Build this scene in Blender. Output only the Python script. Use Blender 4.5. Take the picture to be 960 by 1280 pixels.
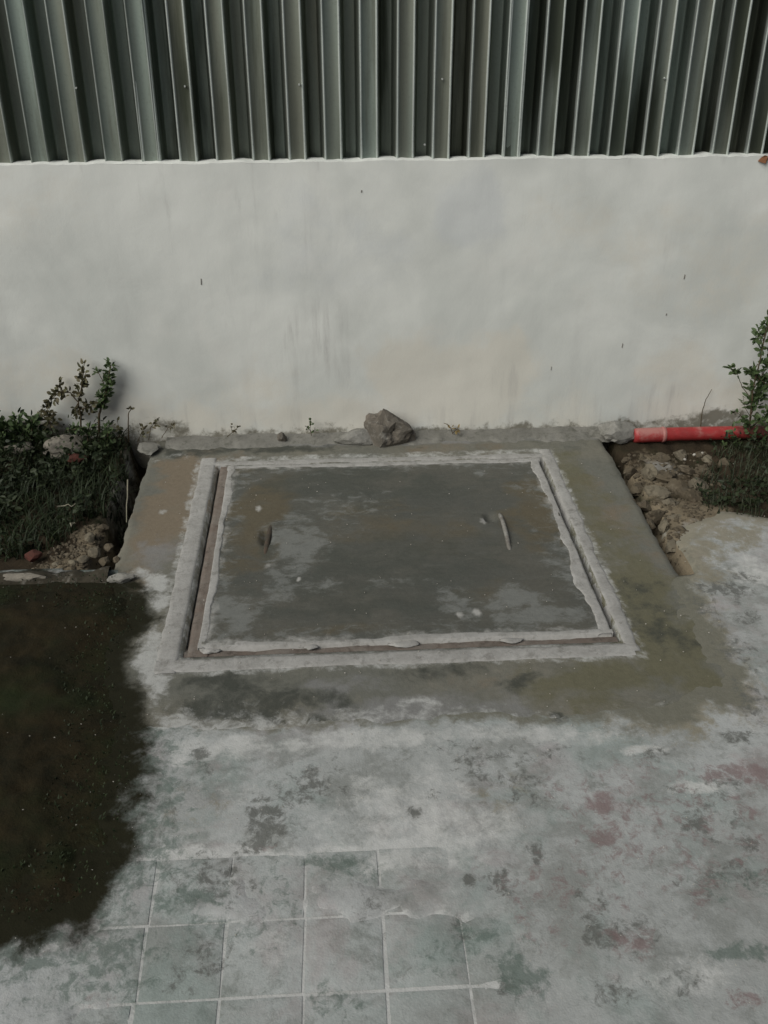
import bpy, bmesh, math, random
import numpy as np
from mathutils import Vector, Matrix, noise as mnoise

for o in list(bpy.data.objects): bpy.data.objects.remove(o)
S = bpy.context.scene
COL = S.collection
random.seed(7)
RNG = np.random.default_rng(7)

# ------------------------------------------------------------------ camera
FOC, CX, CY, CAMH = 1250.0, 480.0, 640.0, 1.5          # photograph is 960 x 1280
PITCH, YAW = math.radians(29.94), math.radians(-3.37)
cam = bpy.data.cameras.new('camera')
camo = bpy.data.objects.new('camera', cam); COL.objects.link(camo)
cam.sensor_fit = 'VERTICAL'; cam.sensor_height = 36.0; cam.lens = FOC / 1280.0 * 36.0
cam.clip_start = 0.05; cam.clip_end = 500.0
camo.location = (0, 0, CAMH); camo.rotation_euler = (math.pi / 2 - PITCH, 0, YAW)
S.camera = camo

# ------------------------------------------------------------------ world, sun, exposure
SUN_EL = math.radians(42); SUN_AZ = math.radians(180 + 49)   # clockwise from +Y: behind the camera, to the left
w = bpy.data.worlds.new('World'); S.world = w; w.use_nodes = True
nt = w.node_tree; nt.nodes.clear()
sky = nt.nodes.new('ShaderNodeTexSky'); sky.sky_type = 'NISHITA'; sky.sun_disc = False
sky.sun_elevation = SUN_EL; sky.sun_rotation = SUN_AZ
sky.dust_density = 4.0; sky.air_density = 0.8; sky.ozone_density = 0.6
bg = nt.nodes.new('ShaderNodeBackground'); bg.inputs['Strength'].default_value = 0.025
wo = nt.nodes.new('ShaderNodeOutputWorld')
nt.links.new(sky.outputs[0], bg.inputs['Color']); nt.links.new(bg.outputs[0], wo.inputs['Surface'])
sl = bpy.data.lights.new('sun', 'SUN'); sl.energy = 1.7; sl.angle = math.radians(48); sl.color = (1.0, 0.995, 0.94)
so = bpy.data.objects.new('sun', sl); COL.objects.link(so)
sd = Vector((math.sin(SUN_AZ) * math.cos(SUN_EL), math.cos(SUN_AZ) * math.cos(SUN_EL), math.sin(SUN_EL)))
so.rotation_euler = sd.to_track_quat('Z', 'Y').to_euler(); so.location = sd * 20
S.view_settings.view_transform = 'Standard'; S.view_settings.look = 'None'
S.view_settings.exposure = 0.66; S.view_settings.gamma = 1.0
S.view_settings.use_curve_mapping = False

# ------------------------------------------------------------------ helpers
_a = math.pi / 2 - PITCH
RM = (np.array([[math.cos(YW := YAW), -math.sin(YW), 0], [math.sin(YW), math.cos(YW), 0], [0, 0, 1]])
      @ np.array([[1, 0, 0], [0, math.cos(_a), -math.sin(_a)], [0, math.sin(_a), math.cos(_a)]]))
def ray(x, y): return RM @ np.array([(x - CX) / FOC, -(y - CY) / FOC, -1.0])
def at(x, y, z=0.0):                     # survey helper: photo point -> place on the level plane z
    d = ray(x, y); return d * ((z - CAMH) / d[2]) + np.array([0, 0, CAMH])
def at_y(x, y, Y):                       # survey helper: photo point -> place on the upright plane Y
    d = ray(x, y); return d * (Y / d[1]) + np.array([0, 0, CAMH])

def vnoise(x, y, seed=0):
    x = np.asarray(x, float) + seed * 17.31; y = np.asarray(y, float) + seed * 9.77
    xi = np.floor(x).astype(np.int64); yi = np.floor(y).astype(np.int64)
    fx = x - xi; fy = y - yi; fx = fx * fx * (3 - 2 * fx); fy = fy * fy * (3 - 2 * fy)
    def h(a, b):
        n = (a * 374761393 + b * 668265263 + seed * 974711) & 0xFFFFFFFF
        n = ((n ^ (n >> 13)) * 1274126177) & 0xFFFFFFFF
        return ((n ^ (n >> 16)) & 0xFFFF) / 65535.0
    return ((h(xi, yi) * (1 - fx) + h(xi + 1, yi) * fx) * (1 - fy)
            + (h(xi, yi + 1) * (1 - fx) + h(xi + 1, yi + 1) * fx) * fy)
def fbm(x, y, sc, seed=0, oct=4):
    v = 0; a = 0.5; t = 0
    for i in range(oct):
        v = v + a * vnoise(x * sc, y * sc, seed + i * 3); t += a; a *= 0.55; sc *= 2.03
    return v / t                          # 0..1 about 0.5
def sstep(a, b, v):
    t = np.clip((v - a) / (b - a), 0, 1); return t * t * (3 - 2 * t)

def blobs(x, y, lst, z=0.0, seed=3, warp=0.8, soft=0.75):
    """stain amount 0..1 at places (x, y): a list of ragged patches (photo x, y, half sizes, amount)"""
    out = np.zeros_like(x)
    wx = fbm(x, y, 11, seed, 5) - .5; wy = fbm(x, y, 11, seed + 40, 5) - .5
    for b in lst:
        px, py, rx, ry, am = b[:5]; ang = b[5] if len(b) > 5 else 0
        c = at(px, py, z); ax = abs(at(px + rx, py, z)[0] - c[0]); ay = abs(at(px, py - ry, z)[1] - at(px, py + ry, z)[1]) / 2
        dx = x - c[0]; dy = y - c[1]
        if ang:
            ca, sa = math.cos(ang), math.sin(ang); dx, dy = dx * ca + dy * sa, -dx * sa + dy * ca
        k = min(ax, ay)
        d = np.sqrt((dx / ax + wx * warp * 2.4) ** 2 + (dy / ay + wy * warp * 2.4) ** 2)
        out = np.maximum(out, am * (1 - sstep(1 - soft, 1 + soft, d)))
    return out
def poly_sd(x, y, pts):
    """signed distance to a plan polygon, positive inside"""
    P = np.array([p[:2] for p in pts]); n = len(P)
    best = np.full(x.shape, 1e9); ins = np.zeros(x.shape, bool)
    for i in range(n):
        a, b = P[i], P[(i + 1) % n]; e = b - a
        t = np.clip(((x - a[0]) * e[0] + (y - a[1]) * e[1]) / max(e @ e, 1e-12), 0, 1)
        best = np.minimum(best, np.hypot(x - a[0] - t * e[0], y - a[1] - t * e[1]))
        c = ((a[1] > y) != (b[1] > y))
        with np.errstate(divide='ignore', invalid='ignore'):
            ins ^= c & (x < (b[0] - a[0]) * (y - a[1]) / (b[1] - a[1]) + a[0])
    return np.where(ins, best, -best)

def link(name, me, mat=None, parent=None, smooth=True):
    o = bpy.data.objects.new(name, me); COL.objects.link(o)
    if mat and not me.materials: me.materials.append(mat)
    if smooth: me.polygons.foreach_set('use_smooth', np.ones(len(me.polygons), bool))
    if parent: o.parent = parent
    return o
def mesh(name, v, f, attrs=None):
    me = bpy.data.meshes.new(name); me.from_pydata([tuple(map(float, p)) for p in v], [], [tuple(map(int, q)) for q in f])
    for k, a in (attrs or {}).items():
        at_ = me.attributes.new(k, 'FLOAT', 'POINT'); at_.data.foreach_set('value', np.asarray(a, np.float32).ravel())
    me.update(); return me
def grid(name, X, Y, Z, attrs=None, keep=None, flip=False):
    m, n = X.shape
    v = np.stack([X, Y, Z], -1).reshape(-1, 3)
    i = np.arange(m * n).reshape(m, n)
    q = np.stack([i[:-1, :-1], i[:-1, 1:], i[1:, 1:], i[1:, :-1]], -1)
    if flip: q = q[..., ::-1]
    q = q[keep] if keep is not None else q.reshape(-1, 4)
    me = bpy.data.meshes.new(name)
    used = np.unique(q); rm = np.full(m * n, -1); rm[used] = np.arange(len(used))
    v = v[used]; q = rm[q]
    me.vertices.add(len(v)); me.vertices.foreach_set('co', v.astype(np.float32).ravel())
    me.loops.add(len(q) * 4); me.loops.foreach_set('vertex_index', q.astype(np.int32).ravel())
    me.polygons.add(len(q)); me.polygons.foreach_set('loop_start', np.arange(0, len(q) * 4, 4, dtype=np.int32))
    me.update(calc_edges=True); me.validate()
    for k, a in (attrs or {}).items():
        at_ = me.attributes.new(k, 'FLOAT', 'POINT'); at_.data.foreach_set('value', a.reshape(-1)[used].astype(np.float32))
    return me
def empty(name, loc=(0, 0, 0)):
    o = bpy.data.objects.new(name, None); COL.objects.link(o); o.location = loc; o.empty_display_size = .05; return o
def tag(o, label=None, cat=None, group=None, kind=None):
    if label: o['label'] = label
    if cat: o['category'] = cat
    if group: o['group'] = group
    if kind: o['kind'] = kind
    return o
def child(name, me, mat, root, smooth=True):
    """mesh given in world places, hung under a thing whose Empty stands at its base"""
    me.transform(Matrix.Translation(-root.location)); return link(name, me, mat, root, smooth)

def lump_mesh(name, rx, ry, rz, seed, rough=.22, sub=3, flat=0.0):
    bm = bmesh.new(); bmesh.ops.create_icosphere(bm, subdivisions=sub, radius=1)
    sv = Vector((seed * 3.1, seed * 1.7, seed * .9))
    for v in bm.verts:
        n = v.co.normalized()
        k = 1 + rough * 1.5 * mnoise.noise(n * 1.3 + sv) + rough * .8 * mnoise.noise(n * 3.1 + sv) + rough * .35 * mnoise.noise(n * 7 + sv)
        # chip planes
        for a in range(5):
            d = Vector((math.sin(seed * 5 + a * 2.1), math.cos(seed * 3 + a * 1.3), math.sin(a * 1.9 + seed))).normalized()
            t = n.dot(d) * k
            if t > .72: k *= .72 / t
        v.co = Vector((n.x * rx, n.y * ry, n.z * rz)) * k
    me = bpy.data.meshes.new(name); bm.to_mesh(me); bm.free(); return me

# ------------------------------------------------------------------ materials
def new_mat(name):
    m = bpy.data.materials.new(name); m.use_nodes = True; m.node_tree.nodes.clear(); return m, m.node_tree
class NB:
    def __init__(s, name):
        s.m, s.t = new_mat(name); s.geo = s.n('ShaderNodeNewGeometry'); s.pos = s.geo.outputs['Position']
    def n(s, k, **kw):
        o = s.t.nodes.new(k)
        for a, b in kw.items(): setattr(o, a, b)
        return o
    def put(s, sock, v):
        if isinstance(v, bpy.types.NodeSocket): s.t.links.new(v, sock)
        else: sock.default_value = v
    def noise(s, scale, detail=5, rough=.6, dist=0, vec=None, seed=0):
        o = s.n('ShaderNodeTexNoise', noise_dimensions='4D'); s.put(o.inputs['Vector'], vec or s.pos)
        o.inputs['W'].default_value = seed * 3.7; o.inputs['Scale'].default_value = scale; o.inputs['Detail'].default_value = detail
        o.inputs['Roughness'].default_value = rough; o.inputs['Distortion'].default_value = dist
        return o.outputs['Fac']
    def scaled(s, sc):
        o = s.n('ShaderNodeVectorMath', operation='MULTIPLY'); s.put(o.inputs[0], s.pos); o.inputs[1].default_value = sc; return o.outputs[0]
    def ramp(s, v, a, b, lo=0., hi=1.):
        o = s.n('ShaderNodeMapRange', interpolation_type='SMOOTHSTEP'); s.put(o.inputs[0], v)
        for i, q in enumerate((a, b, lo, hi)): o.inputs[1 + i].default_value = q
        return o.outputs[0]
    def math(s, op, a, b=0., c=0.):
        o = s.n('ShaderNodeMath', operation=op)
        for i, q in enumerate((a, b, c)): s.put(o.inputs[i], q)
        return o.outputs[0]
    def mix(s, f, a, b, mode='MIX'):
        o = s.n('ShaderNodeMix', data_type='RGBA', blend_type=mode)
        col = lambda c: (*c, 1) if isinstance(c, tuple) and len(c) == 3 else c
        s.put(o.inputs[0], f); s.put(o.inputs[6], col(a)); s.put(o.inputs[7], col(b)); return o.outputs[2]
    def attr(s, name):
        o = s.n('ShaderNodeAttribute', attribute_name=name); return o.outputs['Fac']
    def layer(s, col, name, c, n, k=.7, op=.85):
        """mix colour c in where the painted amount, broken up by noise n, says so"""
        a = s.attr(name)
        f = s.ramp(s.math('ADD', a, s.math('MULTIPLY_ADD', n, k * 3.6, -k * 1.8)), .22, .85, 0, op)
        f = s.math('MULTIPLY', f, s.ramp(a, .0, .18))
        return s.mix(f, col, c)
    def done(s, col, rough=.85, bump=None, strength=.4, dist=.004, metallic=0., spec=.3):
        p = s.n('ShaderNodeBsdfPrincipled'); o = s.n('ShaderNodeOutputMaterial')
        s.put(p.inputs['Base Color'], (*col, 1) if isinstance(col, tuple) else col); s.put(p.inputs['Roughness'], rough)
        s.put(p.inputs['Metallic'], metallic); p.inputs['Specular IOR Level'].default_value = spec
        if bump is not None:
            b = s.n('ShaderNodeBump'); b.inputs['Strength'].default_value = strength; b.inputs['Distance'].default_value = dist
            s.put(b.inputs['Height'], bump); s.put(p.inputs['Normal'], b.outputs[0])
        s.t.links.new(p.outputs[0], o.inputs['Surface']); return s.m

def m_pavement(name='worn_cement', tint=(1, 1, 1)):
    b = NB(name)
    big = b.noise(2.2, 6, .62, .3); mid = b.noise(9, 7, .68, .25, seed=1); fine = b.noise(60, 5, .7, seed=2); grit = b.noise(260, 2, .5, seed=3)
    t = lambda c: tuple(x * y for x, y in zip(c, tint))
    col = b.mix(b.ramp(big, .35, .65), t((.385, .40, .395)), t((.30, .312, .302)))
    col = b.mix(b.ramp(mid, .47, .61, 0, .8), col, t((.225, .235, .222)))
    col = b.mix(b.ramp(b.noise(38, 7, .74, .5, seed=21), .54, .66, 0, .5), col, t((.19, .20, .185)))
    col = b.mix(b.ramp(b.noise(15, 9, .76, .4, seed=5), .54, .68, 0, .75), col, t((.17, .18, .165)))
    col = b.mix(b.ramp(mid, .30, .44, .45, 0), col, t((.50, .505, .495)))
    col = b.mix(b.ramp(b.noise(3.1, 5, .6, .3, seed=12), .5, .68, 0, .5), col, t((.30, .28, .28)))
    col = b.mix(b.ramp(b.noise(4.3, 7, .68, .6, seed=41), .50, .64, 0, .5), col, t((.235, .285, .268)))
    col = b.mix(b.ramp(b.noise(3.7, 7, .68, .6, seed=44), .52, .66, 0, .45), col, t((.315, .262, .262)))
    col = b.layer(col, 'light', (.50, .505, .49), b.noise(26, 8, .72, .4, seed=31), .6)
    col = b.layer(col, 'tan', (.225, .205, .152), b.noise(30, 8, .74, .4, seed=33), .7)
    col = b.layer(col, 'damp', (.155, .152, .122), b.noise(24, 8, .74, .4, seed=34), .55, .95)
    col = b.layer(col, 'stain', (.115, .118, .108), b.noise(42, 8, .74, .5, seed=7), 1.05)
    col = b.layer(col, 'green', (.10, .135, .115), b.noise(36, 8, .74, .5, seed=8), 1.05, .7)
    col = b.layer(col, 'red', (.19, .135, .132), b.noise(34, 8, .76, .5, seed=9), 1.1, .72)
    col = b.layer(col, 'mud', (.016, .0155, .008), b.noise(19, 8, .72, .3, seed=10), .42, 1.)
    col = b.mix(b.ramp(fine, .35, .7, 0, .3), col, b.mix(1.0, col, (.62, .62, .6), 'MULTIPLY'))
    h = b.math('MULTIPLY_ADD', fine, .5, b.math('MULTIPLY_ADD', grit, .25, mid))
    return b.done(col, b.ramp(mid, .3, .7, .80, .95), h, .45, .006, spec=.12)
M_PAVE = m_pavement()
M_TILE = m_pavement('smeared_paver', (.97, .99, .98))

def m_slab():
    b = NB('mottled_concrete')
    big = b.noise(3, 6, .6, .3, seed=1); mid = b.noise(11, 7, .7, .3, seed=2); fine = b.noise(70, 5, .7, seed=3); grit = b.noise(280, 2, .5, seed=4)
    col = b.mix(b.ramp(big, .38, .62), (.17, .162, .132), (.138, .139, .12))
    col = b.mix(b.ramp(mid, .5, .72, 0, .6), col, (.075, .078, .066))
    col = b.mix(b.ramp(mid, .28, .42, .5, 0), col, (.215, .20, .165))
    col = b.layer(col, 'brown', (.185, .150, .108), mid, .5)
    col = b.layer(col, 'olive', (.125, .118, .075), mid, .5)
    col = b.layer(col, 'grey', (.205, .205, .20), mid, .6)
    col = b.layer(col, 'dark', (.050, .054, .046), b.noise(15, 6, .7, .3, seed=6), .6)
    col = b.layer(col, 'light', (.43, .435, .42), b.noise(24, 8, .72, .4, seed=7), .65)
    col = b.layer(col, 'mud', (.016, .0155, .008), b.noise(19, 8, .72, .3, seed=10), .42, 1.)
    col = b.mix(b.ramp(fine, .35, .7, 0, .35), col, b.mix(1., col, (.6, .6, .6), 'MULTIPLY'))
    h = b.math('MULTIPLY_ADD', fine, .5, b.math('MULTIPLY_ADD', grit, .3, mid))
    return b.done(col, b.ramp(mid, .3, .7, .75, .92), h, .4, .005, spec=.14)
M_SLAB = m_slab()

def m_lid():
    b = NB('trowelled_dark_concrete')
    sw = b.scaled((1.0, 1.45, 1.0))
    big = b.noise(3.2, 6, .6, .4, vec=sw, seed=1); mid = b.noise(8, 7, .68, .4, vec=sw, seed=2); fine = b.noise(80, 5, .7, seed=3)
    col = b.mix(b.ramp(big, .36, .62), (.070, .073, .064), (.090, .088, .074))
    col = b.mix(b.ramp(mid, .5, .75, 0, .55), col, (.125, .130, .120))
    col = b.mix(b.ramp(mid, .28, .42, .5, 0), col, (.064, .069, .058))
    tr = b.noise(34, 6, .7, .6, vec=b.scaled((.35, 1.6, 1)), seed=14)
    col = b.mix(b.ramp(tr, .5, .68, 0, .18), col, (.15, .152, .14))
    col = b.layer(col, 'brown', (.098, .082, .052), mid, .5)
    col = b.layer(col, 'dark', (.058, .063, .053), mid, .7, .7)
    col = b.layer(col, 'grey', (.175, .182, .172), b.noise(20, 9, .76, .5, vec=sw, seed=5), .95, .75)
    col = b.layer(col, 'light', (.40, .395, .375), b.noise(20, 6, .65, .3, seed=7), .5)
    col = b.mix(b.ramp(fine, .4, .7, 0, .3), col, b.mix(1., col, (.6, .6, .6), 'MULTIPLY'))
    return b.done(col, b.ramp(mid, .3, .7, .6, .85), b.math('MULTIPLY_ADD', fine, .5, b.math('MULTIPLY_ADD', tr, .7, mid)), .5, .005)
M_LID = m_lid()

def m_cement(name, c0, c1, c2):
    b = NB(name); mid = b.noise(14, 7, .68, .3, seed=1); fine = b.noise(90, 5, .7, seed=2)
    col = b.mix(b.ramp(mid, .35, .65), c0, c1)
    col = b.mix(b.ramp(b.noise(30, 8, .74, .5, seed=3), .50, .66, 0, .75), col, c2)
    col = b.mix(b.ramp(fine, .4, .7, 0, .35), col, b.mix(1., col, (.6, .6, .6), 'MULTIPLY'))
    return b.done(col, .88, b.math('MULTIPLY_ADD', fine, .5, mid), .5, .005)
M_RIB = m_cement('pale_trowelled_cement', (.345, .34, .325), (.275, .27, .255), (.17, .165, .15))
M_FILL = m_cement('groove_dirt', (.135, .108, .09), (.18, .16, .14), (.07, .058, .048))
M_LUMP = m_cement('grey_mortar', (.25, .245, .225), (.19, .185, .165), (.10, .10, .085))
M_LUMP2 = m_cement('slab_ridge_mortar', (.20, .195, .175), (.145, .142, .125), (.085, .085, .07))
M_RUB = m_cement('rubble_crust', (.165, .145, .105), (.12, .103, .075), (.07, .06, .042))
M_RUB2 = m_cement('earthy_rubble', (.095, .078, .052), (.07, .056, .038), (.14, .12, .088))
M_STONE = m_cement('dusty_stone', (.23, .21, .175), (.17, .155, .13), (.10, .092, .075))
M_ROCK = m_cement('brown_grey_rock', (.16, .14, .115), (.085, .078, .065), (.25, .24, .215))
M_KERB = m_cement('dirty_kerb_cement', (.042, .036, .024), (.026, .022, .014), (.17, .16, .14))
M_BRICK = m_cement('brick_shard', (.095, .028, .02), (.06, .022, .016), (.045, .026, .018))
M_LEAFDRY = m_cement('dry_leaf', (.22, .10, .05), (.16, .07, .035), (.10, .05, .03))

def m_soil(name, c0, c1, c2, moss):
    b = NB(name); mid = b.noise(12, 8, .7, .3, seed=1); fine = b.noise(75, 6, .75, seed=2); big = b.noise(3, 4, .6, seed=6)
    col = b.mix(b.ramp(mid, .35, .65), c0, c1)
    col = b.mix(b.ramp(fine, .55, .75, 0, .7), col, c2)
    col = b.mix(b.ramp(big, .45, .62, 0, .75), col, moss)
    col = b.layer(col, 'tan', (.20, .165, .115), mid, .6)
    col = b.layer(col, 'grey', (.27, .265, .25), mid, .6)
    return b.done(col, .92, b.math('MULTIPLY_ADD', fine, .6, mid), .7, .010, spec=.12)
M_SOIL = m_soil('damp_garden_soil', (.026, .020, .013), (.045, .033, .021), (.08, .062, .042), (.020, .026, .012))
M_MUD = m_soil('black_mossy_mud', (.012, .0115, .006), (.024, .0185, .009), (.046, .039, .024), (.015, .023, .008))

def m_wall():
    b = NB('stained_white_plaster')
    st = b.scaled((1, 1, .12)); cloud = b.noise(1.7, 5, .55, .5, seed=1); streak = b.noise(9, 5, .6, .1, vec=st, seed=2)
    mid = b.noise(7, 6, .6, .3, seed=3); fine = b.noise(70, 5, .7, seed=4)
    col = b.mix(b.ramp(cloud, .36, .64), (.685, .70, .668), (.535, .556, .53))
    col = b.mix(b.ramp(streak, .5, .72, 0, .25), col, (.44, .45, .435))
    col = b.mix(b.ramp(mid, .52, .72, 0, .25), col, (.67, .665, .63))
    col = b.layer(col, 'warm', (.60, .57, .495), b.noise(5, 8, .7, .4, seed=16), .55, .6)
    col = b.layer(col, 'streak', (.35, .345, .33), b.noise(30, 8, .7, .2, vec=b.scaled((1, 1, .10)), seed=6), .5, .6)
    col = b.layer(col, 'dark', (.115, .105, .075), b.noise(26, 7, .7, .3, seed=7), .7)
    col = b.layer(col, 'blue', (.49, .52, .55), b.noise(4, 8, .7, .4, seed=17), .5, .4)
    speck = b.ramp(b.noise(120, 3, .6, seed=9, vec=b.scaled((1, 1, .45))), .72, .80, 0, .35)
    col = b.mix(speck, col, (.20, .19, .17))
    return b.done(col, .9, b.math('MULTIPLY_ADD', fine, .45, mid), .25, .005)
M_WALL = m_wall()

def m_metal():
    b = NB('weathered_zinc'); st = b.scaled((1, 1, .06))
    streak = b.noise(26, 6, .65, .1, vec=st, seed=1); broad = b.noise(5, 4, .6, .2, vec=st, seed=2); fine = b.noise(120, 4, .7, seed=3)
    col = b.mix(b.ramp(broad, .38, .62), (.255, .305, .275), (.20, .21, .172))
    col = b.mix(b.ramp(streak, .5, .72, 0, .5), col, (.085, .085, .062))
    col = b.layer(col, 'rust', (.040, .048, .032), streak, .30)
    col = b.layer(col, 'edge', (.62, .67, .64), broad, .25)  # paler lines along the crest bends
    col = b.mix(b.ramp(fine, .5, .75, 0, .3), col, (.10, .105, .09))
    return b.done(col, b.ramp(streak, .3, .7, .5, .62), b.math('MULTIPLY_ADD', fine, .3, broad), .15, .003, metallic=.95, spec=.4)
M_ZINC = m_metal()

def m_plain(name, c0, c1, rough=.6, sc=40, spec=.3, metallic=0., trans=False):
    b = NB(name); col = b.mix(b.ramp(b.noise(sc, 5, .65, .2), .35, .65), c0, c1)
    return b.done(col, rough, b.noise(sc * 3, 3), .2, .002, metallic, spec)
M_LEAF = m_plain('dusky_green_leaf', (.042, .070, .026), (.075, .108, .044), .55)
M_LEAFD = m_plain('dark_weed_leaf', (.010, .018, .006), (.026, .036, .014), .6, 14)  # low bed leaves, a darker green of their own
M_LEAFB = m_plain('brown_green_leaf', (.070, .072, .034), (.095, .080, .045), .6)
M_STEM = m_plain('woody_stem', (.085, .060, .032), (.055, .045, .026), .8)
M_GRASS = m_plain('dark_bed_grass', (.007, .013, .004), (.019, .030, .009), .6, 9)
M_GRASSR = m_plain('dull_bed_grass', (.014, .020, .008), (.036, .042, .022), .6, 9)
M_DRY = m_plain('dry_straw', (.26, .24, .18), (.20, .19, .14), .7)
M_STEEL = m_plain('cement_smeared_bar', (.24, .235, .215), (.13, .12, .105), .75)
M_RUST = m_plain('rusty_bar', (.075, .055, .04), (.05, .045, .035), .75)
M_NICK = m_plain('grey_plaster_nick', (.20, .19, .17), (.15, .14, .12), .8)
M_SCREW = m_plain('bright_screw_head', (.70, .72, .70), (.58, .6, .58), .35, 40, .5, .6)
M_GRIT = m_plain('pale_grit', (.42, .40, .36), (.28, .26, .22), .85)
def m_pipe():
    b = NB('red_plastic_pipe'); mid = b.noise(20, 6, .65, .4, seed=1)
    sc = b.noise(34, 6, .7, .5, seed=2, vec=b.scaled((.6, 1, 1)))
    col = b.mix(b.ramp(mid, .35, .65), (.30, .030, .030), (.22, .020, .020))
    col = b.layer(col, 'dust', (.36, .17, .15), sc, .55)
    col = b.layer(col, 'dirt_dark', (.055, .022, .016), mid, .5)
    return b.done(col, b.ramp(mid, .3, .7, .42, .65), mid, .12, .002, spec=.4)
M_PIPE = m_pipe()

# ------------------------------------------------------------------ plan of the place (metres)
WY = 3.126                         # wall face
WTOP = 0.913
SX0, SX1, SY0, SY1 = -0.605, 0.93, 1.672, 3.125          # concrete surround
LX0, LX1, LY0, LY1 = -0.368, 0.690, 1.933, 2.925         # lid
KY = 2.305                         # front edge of the left bed

MUD = [at(x, y) for x, y in ((-260, 728), (60, 724), (155, 722), (172, 745), (186, 775), (160, 800), (140, 835), (158, 880), (164, 930), (164, 985),
                             (158, 1030), (142, 1080), (120, 1115), (80, 1145), (30, 1160), (-120, 1175), (-420, 1165))]
LBED = [at(x, y) for x, y in ((-500, 715), (165, 715))] + [(SX0 + .06, KY), (SX0 + .06, WY + .05), (-3.2, WY + .05)]
RBED = [(SX1 - .06, WY + .05), (SX1 - .06, 2.21)] + [at(x, y) for x, y in ((866, 716), (850, 680), (868, 655), (905, 640), (970, 648), (1100, 640), (1500, 640))] + [(3.2, WY + .05)]

def mud_amount(x, y):
    wob = (fbm(x, y, 7, 11, 4) - .5) * .10 + (fbm(x, y, 26, 15, 3) - .5) * .04
    return poly_sd(x, y, MUD) + wob

# ------------------------------------------------------------------ ground far and near
def far_ground():
    g = 40.0; n = 41
    xs = np.linspace(-g, g, n); X, Y = np.meshgrid(xs, xs + 5)
    a = {k: np.zeros_like(X) for k in ('light', 'tan', 'stain', 'green', 'red', 'mud', 'damp')}; a['mud'] += .45
    o = link('ground', grid('ground', X, Y, np.full_like(X, -.20), a), M_PAVE)
    tag(o, 'bare ground stretching away around the paved yard', 'ground', kind='structure')
far_ground()

STAIN = [(340, 1030, 30, 24, .9), (325, 1050, 20, 14, .8), (270, 1095, 60, 26, .55), (245, 948, 16, 16, .7), (255, 965, 14, 8, .6), (390, 975, 38, 34, .5),
         (400, 985, 14, 8, .7), (514, 1018, 9, 7, .8), (590, 1103, 9, 8, .9), (624, 1097, 16, 10, .75), (632, 1115, 12, 7, .6), (668, 1068, 12, 10, .8),
         (660, 980, 26, 30, .35), (600, 965, 34, 28, .45), (540, 992, 8, 8, .6), (868, 1030, 18, 12, .7), (935, 1056, 14, 12, .8), (890, 1020, 40, 30, .35),
         (575, 1168, 12, 26, .5), (494, 1171, 12, 6, .7), (500, 1208, 14, 8, .6), (741, 1172, 16, 24, .7), (758, 1140, 8, 18, .5), (722, 1120, 8, 10, .5),
         (790, 1180, 40, 24, .6), (905, 742, 26, 12, .8), (940, 778, 20, 10, .6), (930, 725, 14, 8, .6), (880, 760, 14, 24, .5), (700, 898, 10, 8, .9),
         (915, 920, 22, 10, .6), (870, 985, 70, 12, .35), (640, 1235, 30, 14, .5), (770, 1240, 26, 16, .6), (850, 1235, 40, 18, .4), (210, 1020, 24, 40, .4),
         (255, 1195, 22, 20, .6), (220, 1230, 14, 20, .5), (690, 945, 60, 14, .3), (560, 940, 40, 14, .3), (900, 1100, 60, 22, .35), (470, 1130, 30, 20, .35),
         (930, 820, 26, 20, .5), (945, 880, 20, 26, .45), (820, 945, 34, 8, .45)]
GREEN = [(415, 1078, 38, 14, .8), (440, 1090, 30, 10, .6), (240, 1120, 46, 16, .7), (262, 1150, 26, 8, .8), (650, 1212, 28, 24, .9), (625, 1180, 40, 20, .55),
         (925, 1194, 46, 13, .95), (580, 1178, 14, 22, .5), (30, 1204, 36, 9, .9), (150, 1195, 60, 44, .6), (95, 1235, 60, 30, .5), (420, 1255, 30, 24, .5),
         (190, 1010, 16, 50, .5), (175, 1085, 30, 40, .55), (300, 1160, 60, 30, .35), (345, 1115, 24, 30, .4), (920, 1100, 50, 24, .4), (545, 1200, 40, 26, .3)]
RED = [(780, 1030, 80, 70, .45), (700, 1120, 90, 50, .38), (900, 1060, 60, 60, .36), (752, 1006, 22, 18, .95), (748, 1048, 14, 14, 1.0), (775, 1058, 30, 34, .7), (782, 1048, 12, 12, .9), (697, 1098, 18, 14, .8), (665, 1098, 10, 10, .7), (790, 985, 60, 34, .35),
       (800, 1182, 26, 16, .9), (770, 1172, 12, 8, .8), (912, 966, 46, 11, 1.0), (940, 972, 22, 14, 1.0), (930, 1252, 30, 14, .8), (850, 1000, 40, 20, .4),
       (730, 1130, 50, 60, .35), (940, 1020, 30, 30, .4), (860, 1110, 50, 40, .3), (330, 1060, 30, 8, .25), (110, 1255, 30, 12, .4)]
LIGHT = [(190, 745, 24, 26, 1.), (185, 800, 20, 40, 1.), (165, 870, 20, 30, .7), (200, 880, 26, 30, .9), (260, 935, 70, 16, .8), (500, 925, 240, 12, .7), (400, 1030, 60, 50, .3),
         (530, 1020, 110, 60, .55), (500, 1080, 60, 14, .7), (700, 920, 80, 12, .6), (800, 940, 40, 6, .9), (880, 985, 44, 7, .8), (920, 840, 30, 40, .5), (940, 715, 40, 20, .6),
         (870, 1225, 70, 24, .5), (340, 1190, 60, 26, .5), (60, 1182, 60, 8, .7), (655, 905, 20, 10, .6), (290, 1000, 40, 40, .3)]
TAN = [(860, 690, 40, 26, 1.), (890, 720, 40, 16, .6), (920, 668, 40, 18, .8), (850, 860, 46, 60, .75), (820, 900, 50, 22, .6), (180, 830, 26, 50, .35), (640, 1000, 60, 40, .3),
       (880, 800, 20, 60, .5), (260, 1015, 60, 40, .25)]
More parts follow.
